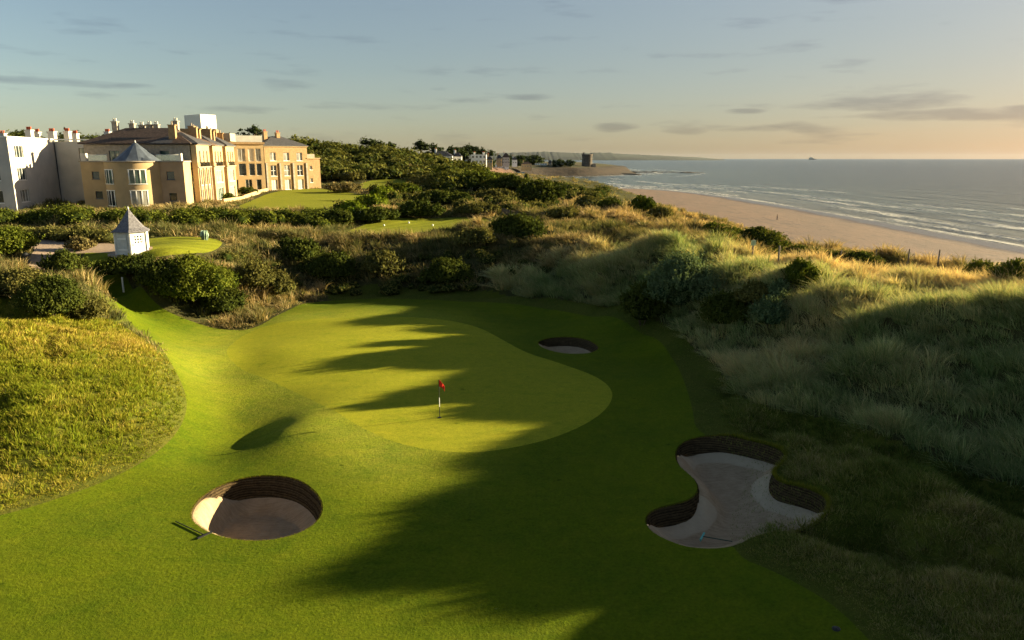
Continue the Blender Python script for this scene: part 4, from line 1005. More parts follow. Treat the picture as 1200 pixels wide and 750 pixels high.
m.lathe((-62.5, 123.2, 13.3), [(4.65, 0), (4.85, .02), (4.85, .2), (4.3, .22)], 36, math.pi * 1.06, math.pi * 1.95)
m.build('coping', M['stone'], ht)
# turret windows follow the curve
for a0 in (math.pi * 1.21, math.pi * 1.565):
    for za, zb, mt in ((9.8, 12.2, 'glassg'), (6.3, 8.9, 'glassl' if a0 > 4.5 else 'glass')):
        c = (-62.5, 123.2, 0); w_ = .56; f = MB()
        f.lathe(c, [(4.66, za), (4.76, za), (4.76, za + .12), (4.66, za + .12)], 10, a0 - .02, a0 + w_ + .02); f.lathe(c, [(4.66, zb - .12), (4.76, zb - .12), (4.76, zb), (4.66, zb)], 10, a0 - .02, a0 + w_ + .02)
        for k in range(4):
            a1 = a0 + (w_ - .035) * k / 3; f.lathe(c, [(4.66, za), (4.745, za), (4.745, zb), (4.66, zb)], 2, a1, a1 + .035)
        fo = f.build('window', M['paint'], ht); g = MB(); g.lathe(c, [(4.69, za + .05), (4.69, zb - .05)], 10, a0, a0 + w_); g.build('pane', M[mt], fo)
m = MB(); cx_, cy__ = -62.5, 123.8; m.lathe((cx_, cy__, 13.32), [(4.1, 0), (3.2, .6), (1.9, 1.65), (.8, 2.6), (.12, 3.2), (0, 3.3)], 12, smooth=False); m.build('turret_roof', M['lead'], ht)
m = MB(); m.lathe((cx_, cy__, 16.5), [(.14, 0), (.10, .2), (.0, .4)], 8); m.build('finial', M['steel'], ht)
for x_ in (-66.9, -58.4): m = MB(); m.lathe((x_, 121.93, 0), [(.08, ZB), (.08, 13.3)], 8); m.build('downpipe', M['dark'], ht)
for a, b in (((-70.8, 122.3), (-66.6, 122.3)), ((-58.6, 122.3), (-54.6, 122.3)), ((-54.6, 122.3), (-55.4, 126.5))):
    a = Vector(a); b = Vector(b); c = (a + b) / 2; m = MB(); m.box((c.x, c.y, 14.0), ((b - a).length - .15, .02, .9), math.atan2(b.y - a.y, b.x - a.x)); m.build('balustrade', M['rail'], ht)
for x_, y_ in ((-70.4, 122.3), (-54.9, 122.6)): m = MB(); m.box((x_, y_, 14.1), (.9, .6, 1.25)); m.build('terrace_pier', M['whiter'], ht)
for a, b in (((-70.8, 122.3), (-66.6, 122.3)), ((-58.6, 122.3), (-54.6, 122.3))):
    m = MB(); m.tube([(*a, 14.5), (*b, 14.5)], .035, 6); m.build('handrail', M['paint'], ht)
# third storey and roof
m = MB(); facade(ht, m, (-73.0, 127), (-54.9, 127), ZB, 16.2, [(4.2, 6.0, 12.7, 15.2, 1, 'glassg'), (12.9, 14.5, 12.7, 15.2, 0, 'glassg')], frame='lead')
facade(ht, m, (-73, 140), (-73, 127), ZB, 16.2); m.build('wall', M['stone'], ht)
A0 = Vector((-54.75, 127)); A1 = Vector((-57.6, 152.5)); dv = (A1 - A0).normalized(); nv_ = Vector((dv.y, -dv.x)); pt = lambda s, o=0.0: (A0.x + dv.x * s + nv_.x * o, A0.y + dv.y * s + nv_.y * o)
bays = [(0.0, 7.4, 1), (9.6, 16.0, 0), (18.4, 24.6, 0)]; prev = None
for i, (a, b, pil) in enumerate(bays):
    o = .9; L = b - a
    wt = [(L * f - .42, L * f + .42, 13.0, 15.2, 0, 'glass' if k != 1 else 'glassl') for k, f in enumerate((.22, .5, .78))]
    if pil: wins = wt + [(L * f - .4, L * f + .4, za, zb, 0, 'glass') for f in (.22, .5, .78) for za, zb in ((9.4, 12.0), (6.2, 8.6))]
    else: wins = wt + [(L * .18, L * .82, 9.5, 11.7, 3, 'glassl'), (L * .18, L * .82, 6.2, 8.5, 3, 'glassg' if i == 1 else 'glassl')]
    m = MB(); facade(ht, m, pt(a, o), pt(b, o), ZB, 16.2, wins); facade(ht, m, pt(a, 0), pt(a, o), ZB, 16.2); facade(ht, m, pt(b, o), pt(b, 0), ZB, 16.2); m.build('wall', M['cream'], ht)
    m2 = MB()
    if i < 2: facade(ht, m2, pt(b, 0), pt(bays[i+1][0], 0), ZB, 16.2, [(.6, 1.5, za, zb, 0) for za, zb in ((13.0, 15.0), (9.5, 11.7), (6.2, 8.5))]); m2.build('wall', M['ochre'], ht)
m = MB()
for a, b, pil in bays:
    coping(m, [pt(a, .95), pt(b, .95)], 12.35, .3, .18); coping(m, [pt(a, .95), pt(b, .95)], 16.2, .45, .25)
    if pil:
        for f in (.06, .36, .64, .94): q = pt(a + (b - a) * f, 1.0); m.lathe((q[0], q[1], 0), [(.16, ZB), (.16, 12.3)], 8)
m.build('cornice', M['stone'], ht)
m = MB()
for a, b, pil in bays:
    c = pt((a + b) / 2, 1.35); m.box((c[0], c[1], 12.95), (b - a, .02, .8), math.atan2(dv.y, dv.x))
m.build('balcony_rail', M['rail'], ht)
m = MB(); hip(m, (-64, 132), (1, 0), 18.4, 10.5, 16.45, 2.7); m.build('roof', M['tile'], ht)
rf = MB()
for a, b, pil in bays: c = pt((a + b) / 2, -2.6); hip(rf, c, (-nv_.x, -nv_.y), 7.2, b - a, 16.46, 1.9, .3)
c = pt(14, -8); rf.box((c[0], c[1], 16.9), (11, 24, 1.0), math.atan2(dv.y, dv.x) - math.pi / 2); rf.build('roof', M['slate'], ht)
for s, o, zt in [(1.5, -3.2, 19.4), (7.6, -1.5, 19.2), (9.4, -1.5, 19.0), (11.5, -3, 19.6), (16.2, -1.5, 19.2), (18.3, -1.5, 19.0), (21, -3, 19.5), (24.6, -1.5, 18.8)]:
    q = pt(s, o); chimney(ht, q[0], q[1], 16.3, zt, .8, 1.1, 'ochre', 1, 'stone', math.atan2(dv.y, dv.x))
for px, y_, zt in [(136, 131.5, 20.1), (156, 132.5, 19.8), (167, 134, 19.6), (176, 134, 19.7), (184, 134, 19.7), (207, 134, 20.3)]: chimney(ht, at(px, 155, y_)[0], y_, 18.2, zt, .9, .7, 'stone', 2, 'steel')
# plant room on the roof
pn = at(236, 150, 148); pl_ = at(217, 150, 152.5); pr = at(254, 150, 151.5); pb = (pl_[0] + pr[0] - pn[0], pl_[1] + pr[1] - pn[1])
m = MB(); m.prism([pn[:2], pr[:2], pb, pl_[:2]], 19.7, 22.4); m.build('roof_plant_room', M['steel'], ht)
m = MB(); m.box((-64.5, 151, 18.6), (9.5, 6, 2.1), .3); m.build('roof_block', M['ochre'], ht); m = MB(); m.box((-61.5, 153.5, 18.1), (8, 5, 1.6), .15); m.build('roof_block', M['stone'], ht)
# central wing
B0, B1 = (-67.9, 176.5), (-60.4, 181.0)
m = MB(); L = math.hypot(B1[0] - B0[0], B1[1] - B0[1])
facade(ht, m, B0, B1, ZB, 17.2, [(.5, 1.9, 13.2, 16.2, 1), (2.7, 4.5, 13.2, 16.2, 1, 'glassl'), (5.1, 6.5, 13.2, 16.2, 1, 'curtain'), (6.8, 8.1, 13.2, 16.2, 1, 'glassl'), (.5, 1.9, 9.8, 12.7, 1), (2.7, 4.5, 9.8, 12.7, 0), (5.1, 6.5, 9.8, 12.7, 0), (6.8, 8.1, 9.8, 12.7, 0), (1, 2.4, 6.4, 8.9, 1), (4, 5.6, 6.4, 8.9, 1), (6.6, 7.8, 6.4, 8.9, 0)], sill=False)
facade(ht, m, (-57.5, 152.5), (-67.9, 176.5), ZB, 16.2)
m.prism([B0, B1, (-66, 190), (-74, 186)], 17.0, 17.1); m.build('wall', M['cream'], ht)
m = MB(); coping(m, [B0, B1], 17.2, .6, .5); m.build('cornice', M['ochre'], ht)
m = MB(); m.box((at(278, 165, 178)[0], 181, 18.5), (9, 3, 1.5), .5); m.build('roof_parapet', M['steel'], ht)
# end wing
E0, E1, E2 = (-60.6, 182.0), (-52.4, 190.2), (-49.9, 192.7)
m = MB(); w3 = [(.12, .26), (.43, .57), (.74, .88)]; L = 11.6
facade(ht, m, E0, E1, ZB, 16.7, [(a * L, b * L, 13.3, 15.3, 1, 'glassl') for a, b in w3] + [(a * L, b * L, 9.6, 12.2, 1, 'glass' if i != 1 else 'glassl', 1) for i, (a, b) in enumerate(w3)] + [(a * L, b * L, 6.2, 8.7, 1, 'curtain') for a, b in w3])
facade(ht, m, E1, E2, ZB, 13.8, [(.5, 1.3, 11, 12, 0, 'glassl'), (.5, 1.3, 7.8, 8.9, 0, 'glassl')]); facade(ht, m, E2, (E2[0] - 8, E2[1] + 8), ZB, 13.8); facade(ht, m, E1, (E1[0] - 8, E1[1] + 8), 13, 16.7); facade(ht, m, (E0[0] - 6, E0[1] + 2), E0, ZB, 16.7)
m.prism([E1, E2, (E2[0] - 7.9, E2[1] + 7.9), (E1[0] - 7.9, E1[1] + 7.9)], 13.5, 13.6); m.build('wall', M['ochre'], ht)
m = MB(); coping(m, [E0, E1], 16.7, .5, .3); coping(m, [E0, E1], 12.9, .25, .16); coping(m, [E1, E2], 13.8, .35, .2); m.build('cornice', M['cream'], ht)
m = MB(); u = Vector((.707, .707)); nn_ = Vector((.707, -.707))
for s in (.3, 3.9, 7.5, 11.2): q = Vector(E0) + u * s + nn_ * .12; m.box((q.x, q.y, 8.7), (.42, .3, 8.1), math.pi / 4)
m.build('pilaster', M['stone'], ht)
m = MB(); hip(m, (Vector(E0) + u * 5.8 - nn_ * 4.6), (.707, .707), 11.6, 9, 17.02, 2.3); m.build('roof', M['slate'], ht)
for s, zt in ((2.6, 20.3), (6.0, 20.1)): q = Vector(E0) + u * s - nn_ * 4.2; chimney(ht, q.x, q.y, 17.5, zt, .9, 1.0, 'ochre', 2, 'redclay', math.pi / 4)
m = MB(); m.box((E1[0] + .9 - 1.4, E1[1] + .9 + 1.6, 14.3), (2.6, 2.2, 1.3), math.pi / 4); m.build('roof_block', M['stone'], ht)

# low terrace wall by the lawn
q = [hit(a, b) for a, b in ((262, 239), (285, 233), (305, 226), (318, 223))]
for i in range(3):
    a, b = Vector(q[i]), Vector(q[i+1]); c = (a + b) / 2
mb = MB(); b0 = (q[0][0], q[0][1], gz(*q[0]))
for i in range(3):
    a, b = Vector(q[i]), Vector(q[i+1]); c = (a + b) / 2; mb.box((c.x, c.y, gz(c.x, c.y) + .2), ((b - a).length + .28, .35, 1.1), math.atan2(b.y - a.y, b.x - a.x))
tag(mb.build('terrace_wall', M['cream'], base=b0), 'low pale garden wall curving along the hotel edge of the lawn', 'wall')

# ------------------------------------------------------------------ hut
hx, hy = hit(149, 305); hy += 1.2; hz = gz(hx, hy) - .05
hut = empty('starter_hut', (hx, hy, hz), 'small white six sided hut with a flared grey slate roof standing on the lawn', 'hut')
hr = 1.5; a0 = math.radians(-90 + 22); V6 = [(hx + hr * math.cos(a0 + k * math.pi / 3), hy + hr * math.sin(a0 + k * math.pi / 3)) for k in range(6)]
M['board'] = plain('weathered_white_boards', (.56,.55,.50), .7, .12, 3, .2, .3); M['hslate'] = plain('hut_slates', (.14,.135,.15), .65, .35, 7, .3, .8)
m = MB()
for k in range(6):
    p0, p1 = V6[k - 1], V6[k]; wins = []
    if k == 1: wins = [(.35, 1.15, 1.0 + hz, 1.8 + hz, 2, 'glass', 2)]
    if k == 5: wins = [(.35, 1.1, 1.0 + hz, 1.8 + hz, 1, 'glassl', 1)]
    facade(hut, m, p0, p1, hz - .2, hz + 2.1, wins, .08)
m.build('wall', M['board'], hut)
for k in range(6):
    x_, y_ = V6[k]; m = MB(); m.box((x_, y_, hz + 1.0), (.11, .11, 2.2), a0 + k * math.pi / 3); m.build('corner_post', M['paint'], hut)
p0, p1 = Vector(V6[5]), Vector(V6[0]); c = (p0 + p1) / 2; dd = (p1 - p0).normalized(); nn2 = Vector((dd.y, -dd.x)); rz = math.atan2(dd.y, dd.x)
m = MB(); m.box((c.x + nn2.x * .03, c.y + nn2.y * .03, hz + .95), (.9, .06, 1.8), rz); dr = m.build('door', M['board'], hut); dr['label'] = 'plain boarded door on the shaded side'
m = MB()
for zz in (.5, 1.5): m.box((c.x + nn2.x * .07, c.y + nn2.y * .07, hz + zz), (.85, .03, .12), rz)
m.build('ledge', M['paint'], dr)
m = MB(); m.lathe((hx, hy, hz + 2.08), [(1.4, .02), (1.8, 0), (1.78, .07), (1.3, .36), (.85, .9), (.4, 1.5), (.05, 2.05), (0, 2.07)], 6, a0, a0 + 2 * math.pi, False); m.build('roof', M['hslate'], hut)
m = MB(); m.lathe((hx, hy, hz + 4.1), [(.06, 0), (.07, .08), (.02, .2), (0, .32)], 8); m.build('finial', M['paint'], hut)
m = MB(); m.lathe((hx, hy, hz - .1), [(2.1, 0), (2.1, .13), (0, .14)], 24); m.build('paved_base', M['gravel'], hut)
bx, by = hit(142, 294); bz = gz(bx, by); r = empty('planter', (bx, by, bz), 'dark square planter box at the left foot of the white hut', 'planter')
m = MB(); m.box((bx, by, bz + .25), (.5, .5, .6), .3, taper=1.1); m.build('box', M['dark'], r); m = MB(); m.box((bx, by, bz + .56), (.6, .6, .05), .3); m.build('rim', M['dark'], r)

# slatted pale green bin at the back of the hut lawn
M['pgreen'] = plain('pale_green_paint', (.30,.42,.30), .6, .12, 4, .3)
gx_, gy_ = hit(240, 281); gzz = gz(gx_, gy_); r = empty('slatted_bin', (gx_, gy_, gzz), 'pale green slatted drum shaped bin on the lawn right of the hut', 'bin')
for k in range(10):
    a = k * 2 * math.pi / 10; m = MB(); f = lambda rr, z_: (gx_ + rr * math.cos(a), gy_ + rr * math.sin(a), gzz + z_)
    m.tube([f(.26, -.05), f(.4, .48), f(.26, 1.0)], .07, 4); m.build('slat', M['pgreen'], r)
m = MB(); m.lathe((gx_, gy_, gzz), [(.2, .02), (.32, .48), (.2, .95), (0, .95)], 10); m.build('liner', M['dark'], r)
# litter bin beside the gravel
bx, by = hit(31.5, 308); bz = gz(bx, by); r = empty('litter_bin', (bx, by, bz), 'small black litter bin with hooded top at the edge of the gravel path', 'bin')
m = MB(); m.lathe((bx, by, bz - .1), [(.26, 0), (.22, .15), (.24, .55), (.22, .6)], 14); m.build('drum', M['dark'], r); m = MB(); m.lathe((bx, by, bz + .6), [(.2, -.12), (.3, 0), (.28, .2), (.12, .3), (0, .32)], 14); m.build('hood', M['dark'], r)
# white marker post on the bank
bx, by = hit(153.5, 337); bz = gz(bx, by); r = empty('marker_post', (bx, by, bz), 'short white marker post at the foot of the dark bush bank', 'post')
m = MB(); m.box((bx - .2, by - .9, bz + .4), (.11, .11, 1.3)); m.build('post', M['paint'], r); m = MB(); m.box((bx - .2, by - .9, bz + 1.07), (.11, .11, .04), taper=.3); m.build('cap', M['paint'], r)
# tee markers
for i, (a, b, lb) in enumerate([(450, 265, 'leftmost of three white ball tee markers on the tee behind the ridge'), (479, 262, 'middle of three white ball tee markers, farthest back on the tee'), (507, 265, 'rightmost of three white ball tee markers on the tee')]):
    x_, y_ = hit(a, b); z_ = gz(x_, y_); r = empty('tee_marker', (x_, y_, z_), lb, 'tee marker', 'white tee markers')
    m = MB(); m.lathe((x_, y_, z_ + .14), [(0, -.14), (.1, -.11), (.15, 0), (.1, .11), (0, .14)], 12); m.build('ball', M['paint'], r); m = MB(); m.lathe((x_, y_, z_), [(.02, -.1), (.02, .02)], 6); m.build('spike', M['dark'], r)
# curved pale shelter near the woodland
x_, y_ = hit(456, 204); z_ = gz(x_, y_); r = empty('arched_shelter', (x_, y_, z_), 'small pale curved shelter at the edge of the dark wood beyond the far lawn', 'shelter')
m = MB(); N = 10; vs, fs = [], []
for k in range(N + 1):
    a = math.radians(125 - 125 * k / N)
    for rr in (1.5, 1.2):
        for yy in (-1, 1): vs.append((x_ - .2 + rr * math.cos(a), y_ + yy, z_ + .05 + 1.25 * rr * math.sin(a)))
for k in range(N):
    b = k * 4; fs += [(b, b+4, b+5, b+1), (b+2, b+3, b+7, b+6), (b, b+2, b+6, b+4), (b+1, b+5, b+7, b+3)]
m.add(vs, fs, True); M['pinkw'] = plain('faded_pink_canvas', (.55,.40,.36), .7, .1, 3); m.build('canopy', M['pinkw'], r)
for s in (-.7, .1): m = MB(); m.tube([(x_ - .1, y_, z_ + 1.5), (x_ + s, y_, z_ - .1)], .07, 6); m.build('strut', M['pinkw'], r)

# ------------------------------------------------------------------ flagstick
fx, fy = hit(515.3, 489.5); fz = gz(fx, fy); r = empty('flagstick', (fx, fy, fz), 'red golf flag on a black and white pole in the hole on the putting green', 'golf flag')
M['flagred'] = plain('red_cloth', (.62,.035,.02), .8, .15, 9, .1); M['black'] = plain('black_paint', (.012,.012,.012), .5, .1, 3)
for za, zb, mt in ((-.1, .62, 'black'), (.62, 1.15, 'paint'), (1.15, 2.16, 'black')): m = MB(); m.lathe((fx, fy, fz), [(.018, za), (.018, zb)], 8); m.build('pole_section', M[mt], r)
vs, fs = [], []; nx_, nz_ = 10, 8
for i in range(nx_ + 1):
    for j in range(nz_ + 1):
        u_, v_ = i / nx_, j / nz_; x1 = u_ * .30; zz = 2.14 - v_ * .36 * (1 - .35 * u_) - .42 * u_**1.3 * .9
        vs.append((fx + .018 + x1 * .95, fy + .06 * math.sin(u_ * 9 + v_ * 2) * u_, fz + zz))
for i in range(nx_):
    for j in range(nz_): a = i * (nz_ + 1) + j; fs.append((a, a + nz_ + 1, a + nz_ + 2, a + 1))
m = MB(); m.add(vs, fs, True); fl = m.build('flag', M['flagred'], r); md = fl.modifiers.new('thickness', 'SOLIDIFY'); md.thickness = .006
m = MB(); m.lathe((fx, fy, fz), [(.11, .012), (.105, .02), (.0, .02)], 20); m.build('hole', M['black'], r)  # flat black disc: the cup's dark shade put in as colour

# rakes
M['teal'] = plain('teal_plastic', (.10,.42,.36), .5, .1, 5, .4); M['dkgreen'] = plain('dark_green_handle', (.02,.06,.04), .6, .1, 5, .3)
def rake(p_head, p_end, label, headm, handm, lift=.06, zf=gz):
    a = Vector((*p_head, zf(*p_head) + lift)); b = Vector((*p_end, zf(*p_end) + lift)); r = empty('rake', a, label, 'rake', 'bunker rakes')
    d = (b - a).normalized(); s = d.cross(Vector((0, 0, 1))).normalized(); m = MB(); m.tube([a, b], .02, 6); m.build('handle', M[handm], r)
    m = MB(); m.box(a, (.62, .07, .05), math.atan2(s.y, s.x)); m.build('head', M[headm], r); m = MB()
    for k in range(11): q = a + s * (-.29 + .058 * k); m.box((q.x, q.y, q.z - .05), (.015, .02, .08))
    m.build('tines', M[headm], r)
def pz(px, py, drop):
    x_, y_ = wp(px, py, gz(*hit(px, py)) - drop); return float(x_), float(y_)
ph, pe = pz(823, 631, 1.0), pz(858, 637, 1.0)
rake(ph, pe, 'rake with a pale teal head lying in the sand of the large lobed bunker', 'teal', 'dkgreen', 0, lambda x_, y_: ground_hit and gz(x_, y_) - .93 + .55 * sst(1.2, .1, abs(float(sdf(BUNK['right'], np.array([x_]), np.array([y_]))[0]))))
p1_, p2_ = hit(240, 628), hit(206, 612)
rake(p1_, p2_, 'dark rake lying on the grass at the front left lip of the round bunker', 'black', 'black', .035)
# sprinkler cover
x_, y_ = hit(980, 737); z_ = gz(x_, y_); r = empty('sprinkler_head', (x_, y_, z_), 'small dark sprinkler head set in the shaded fairway at the bottom right', 'sprinkler'); m = MB(); m.lathe((x_, y_, z_), [(.12, -.05), (.12, .02), (.10, .03), (0, .03)], 16); m.build('rim', M['black'], r)
m = MB(); m.lathe((x_ - .02, y_, z_ + .031), [(.05, 0), (.05, .02), (0, .02)], 12); m.build('nozzle', M['dark'], r)

# ------------------------------------------------------------------ posts and fences on the seaward dune
M['wood'] = plain('weathered_wood', (.20,.16,.12), .9, .25, 5, .1, .3)
posts = [(881, 307, 1.55, 'tall grey green post with a board, leftmost on the straw coloured dune slope'), (911, 317, 1.3, 'pale post second from the left on the straw coloured dune slope'), (984, 313, 1.1, 'weathered post half sunk in grass left of the beach view'), (1025, 312, 1.2, 'slim dark post at the edge of the beach, middle of the row'), (1063, 315, 1.4, 'dark wooden post against the beach sand, second from the right'), (1098, 318, 1.5, 'dark wooden post against the beach sand, rightmost of the row')]
for a, b, h, lb in posts:
    x_, y_ = hit(a, b); z_ = gz(x_, y_); h += .75; r = empty('fence_post', (x_, y_, z_), lb, 'post', 'posts along the seaward dune'); m = MB(); m.tube([(x_, y_, z_ - .3), (x_ + .03, y_, z_ + h)], [.09, .075], 8); m.build('shaft', M['wood'], r)
    if a == 881: m = MB(); m.box((x_, y_ - .1, z_ + h - .3), (.45, .04, .5)); m.build('board', M['pgreen'], r)
q0, q1 = hit(588, 252), hit(607, 254); r = empty('sand_fence', (*q0, gz(*q0)), 'low brown paling fence in the hollow at the right of the tee', 'fence')
n_ = 22; mr = MB()
m = MB()
for k in range(n_):
    f = k / (n_ - 1); x_ = q0[0] + (q1[0] - q0[0]) * f; y_ = q0[1] + (q1[1] - q0[1]) * f; z_ = gz(x_, y_); m.box((x_, y_, z_ + .45), (.09, .03, 1.2))
m.build('palings', M['wood'], r)
for zz in (.3, .8): mr.tube([(q0[0], q0[1] + .04, gz(*q0) + zz), (q1[0], q1[1] + .04, gz(*q1) + zz)], .03, 5)
mr.build('rail', M['wood'], r)

# ------------------------------------------------------------------ person walking on the beach
M['jacket'] = plain('dark_jacket', (.03,.028,.035), .9, .2, 6); M['trousers'] = plain('dark_trousers', (.02,.022,.03), .9, .2, 6); M['skin'] = plain('skin', (.42,.25,.17), .7, .05, 6); M['hair'] = plain('brown_hair', (.05,.03,.02), .8, .2, 20)
def person(x_, y_, label, rz=0.0):
    z_ = gz(x_, y_); r = empty('person', (x_, y_, z_), label, 'person')
    J = {'pelvis': (0, 0, .95), 'waist': (0, .01, 1.1), 'chest': (0, 0, 1.32), 'neck': (0, 0, 1.50), 'head': (0, -.02, 1.64), 'crown': (0, -.01, 1.74)}
    E = [('pelvis', 'waist'), ('waist', 'chest'), ('chest', 'neck'), ('neck', 'head'), ('head', 'crown')]; RD = {'pelvis': .15, 'waist': .13, 'chest': .16, 'neck': .06, 'head': .10, 'crown': .07}
    for s, st in ((-1, .16), (1, -.14)):
        n = 'l' if s < 0 else 'r'
        for k, p, rr in (('hip', (s*.09, 0, .90), .10), ('knee', (s*.10, -st*.6, .49), .065), ('ankle', (s*.10, st * -1 + .03, .09), .045), ('toe', (s*.11, st * -1 - .14, .04), .04), ('shoulder', (s*.19, 0, 1.42), .065), ('elbow', (s*.25, .05 + st*.5, 1.14), .045), ('wrist', (s*.24, -.06 + st, .90), .032), ('palm', (s*.235, -.09 + st, .82), .035)): J[n+k] = p; RD[n+k] = rr
        E += [('pelvis', n+'hip'), (n+'hip', n+'knee'), (n+'knee', n+'ankle'), (n+'ankle', n+'toe'), ('chest', n+'shoulder'), (n+'shoulder', n+'elbow'), (n+'elbow', n+'wrist'), (n+'wrist', n+'palm')]
        for f_ in range(5):
            k = n + 'f%d' % f_; o = (f_ - 2) * .014; J[k] = (s*.235 + (.03*-s if f_ == 0 else 0), -.09 + st + o, .75 if f_ else .79); RD[k] = .009; E.append((n+'palm', k))
    names = list(J); co, si = math.cos(rz), math.sin(rz); me = bpy.data.meshes.new('body')
    me.from_pydata([(J[k][0]*co - J[k][1]*si, J[k][0]*si + J[k][1]*co, J[k][2]) for k in names], [(names.index(a), names.index(b)) for a, b in E], []); o = bpy.data.objects.new('body', me); link(o); o.parent = r
    md = o.modifiers.new('skin', 'SKIN'); o.modifiers.new('smooth', 'SUBSURF').levels = 1
    for i, k in enumerate(names): me.skin_vertices[0].data[i].radius = (RD[k], RD[k] * (.75 if k in ('chest', 'waist', 'pelvis') else 1)); me.skin_vertices[0].data[i].use_root = (k == 'pelvis')
    t = NT('dressed_figure'); tc = t.n('TexCoord'); sx_ = t.n('SeparateXYZ'); t.l(tc.outputs['Object'], sx_.inputs[0]); c = t.ramp(t.math('DIVIDE', sx_.outputs['Z'], 1.8), [(0, (.02,.02,.02)), (.05, (.02,.02,.03)), (.53, (.05,.035,.035)), (.84, (.40,.25,.17))]); c.node.color_ramp.interpolation = 'CONSTANT'; t.bsdf(c, .9, .1); me.materials.append(t.m)
    m = MB(); m.lathe((x_, y_, z_ + 1.66), [(.115, -.04), (.125, .03), (.09, .11), (0, .14)], 12); m.build('hair', M['hair'], r)
x_, y_ = hit(910.5, 258); person(x_, y_, 'lone figure in dark clothes walking on the beach', 1.2)

# ------------------------------------------------------------------ trees
def pine(px, ytop, y_, wpx, label, pal_, pines=True, z0=None, name='tree', seed=0):
    x0, _, zt = at(px, ytop, y_); zb = gz(x0, y_) if z0 is None else z0; s = y_ / F; h = zt - zb; w_ = wpx * s; r = empty(name, (x0, y_, zb), label, 'tree'); rg = np.random.default_rng(int(px * 3) + seed)
    m = MB(); m.tube([(x0, y_, zb - .5), (x0 + .2, y_, zb + h * .5), (x0 + .1, y_, zb + h * .9)], [.035 * h, .024 * h, .008 * h], 7)
    L = []
    for k in range(30):
        a = rg.random() * 6.28; f = .30 + .63 * rg.random(); rr = w_ * .42 * rg.random()**.6 * (1.25 - .55 * f if pines else 1 - .5 * abs(f - .65)); sz = w_ * (.14 + .12 * rg.random())
        q = (x0 + rr * math.cos(a), y_ + rr * math.sin(a), zb + h * f - sz * .3); L.append((*q, sz, sz, sz * (.45 if pines else .75)))
        m.tube([(x0 + .15, y_, zb + h * (f - .12)), q], [.010 * h, .004 * h], 5)
    L.append((x0, y_, zt - w_ * .14, w_ * .16, w_ * .16, w_ * .14))
    m.build('trunk', M['bark'], r); V, Fc, Cc = foliage(L, max(.3, y_ * .0022), .8, *pal_, core=.6, seed=int(px))
    npmesh('crown', V - np.array([x0, y_, zb]), Fc, M['leaf'], r, cols=Cc)
PG = ((.018,.030,.012), (.045,.055,.018))
for a in [(298,146,215,25,'taller dark pine rising behind the middle of the hotel',PG,True),(281,150,215,16,'smaller dark pine left of the taller one behind the hotel',PG,True),(270,156,220,16,'lowest of the dark pines half hidden by the hotel roof',PG,True),
          (436,162,300,34,'broad dark tree breaking the skyline of the wooded hill',PG,False),(457,166,305,22,'small dark tree just right of the broad one on the wooded skyline',PG,False),(492,163,330,26,'tall dark pine on the skyline left of the coastal houses',PG,True),(508,168,445,26,'flat topped dark pine beside the tall one on the skyline',PG,True),
          (536,172,430,26,'rounded dark tree behind the long white house',PG,False),(548,169,452,34,'broad flat dark tree between the two white coastal houses',PG,True),(566,173,455,26,'dark tree directly behind the second white coastal house',PG,False),
          (595,183,780,22,'low dark tree beside the coastal cottages',PG,False),(622,184,890,30,'rounded dark tree on the low coast in front of the far water',PG,False),(606,182,800,18,'small dark tree between the cottages on the low coast',PG,False),(655,188,850,18,'low dark bushy tree on the headland left of the tower',PG,False),(668,187,850,12,'low dark tree next to the stone tower',PG,False)]: pine(*a)

# ------------------------------------------------------------------ coastal houses, cars, tower
def house(px0, px1, ytop, y_, h, label, wall='paint', roof='slate', nwin=4, rooftype=1, chim=1, zb=None):
    x0 = at(px0, 190, y_)[0]; x1 = at(px1, 190, y_)[0]; zt = at(px0, ytop, y_)[2]; zb = zt - h if zb is None else zb; W_ = x1 - x0; D = min(8, W_ * .7); r = empty('cottage' if W_ < 16 else 'house', ((x0 + x1) / 2, y_, zb), label, 'house')
    wh = h * (.62 if rooftype else 1); m = MB(); fl = 2 if wh > 4.5 else 1
    wins = [(W_ * (k + .5) / nwin - .6, W_ * (k + .5) / nwin + .6, zb + .9 + 2.7 * f, zb + 2.2 + 2.7 * f, 1) for k in range(nwin) for f in range(fl)]
    facade(r, m, (x0, y_), (x1, y_), zb - 3, zb + wh, wins, .15, sill=False); facade(r, m, (x1, y_), (x1, y_ + D), zb - 3, zb + wh, [(D * .4, D * .6, zb + 1, zb + 2.2, 1)], .15, sill=False); facade(r, m, (x1, y_ + D), (x0, y_ + D), zb - 3, zb + wh); facade(r, m, (x0, y_ + D), (x0, y_), zb - 3, zb + wh)
    if rooftype == 0: m.prism([(x0, y_), (x1, y_), (x1, y_ + D), (x0, y_ + D)], zb + wh - .1, zb + wh)
    m.build('wall', M[wall], r)
    if rooftype:
        m = MB(); hip(m, ((x0 + x1) / 2, y_ + D / 2), (1, 0), W_, D, zb + wh, h - wh, .3); m.build('roof', M[roof], r)
    for k in range(chim): chimney(r, x0 + W_ * (.2 + .6 * k), y_ + D / 2, zb + wh, zb + h + 1, 1.0, .8, wall, 2)
house(505, 530, 177, 400, 6.5, 'long low white house with a dark roof on the wooded rise', nwin=5)
house(531, 541, 178.5, 405, 5.5, 'small white house just right of the long low one', nwin=2)
house(552, 570, 181, 428, 5.6, 'large white house with bare gable above the thicket', nwin=4, rooftype=0, chim=2)
house(570.5, 577, 183, 424, 4.6, 'narrow cream house attached to the right of the large white one', wall='cream', nwin=2)
house(582, 588, 181.5, 700, 8, 'cream cottage among trees, leftmost on the coast road', wall='cream', nwin=2)
house(589, 597, 179.5, 720, 10, 'pale tall house rising behind the coast road', wall='whiter', nwin=3, roof='tile')
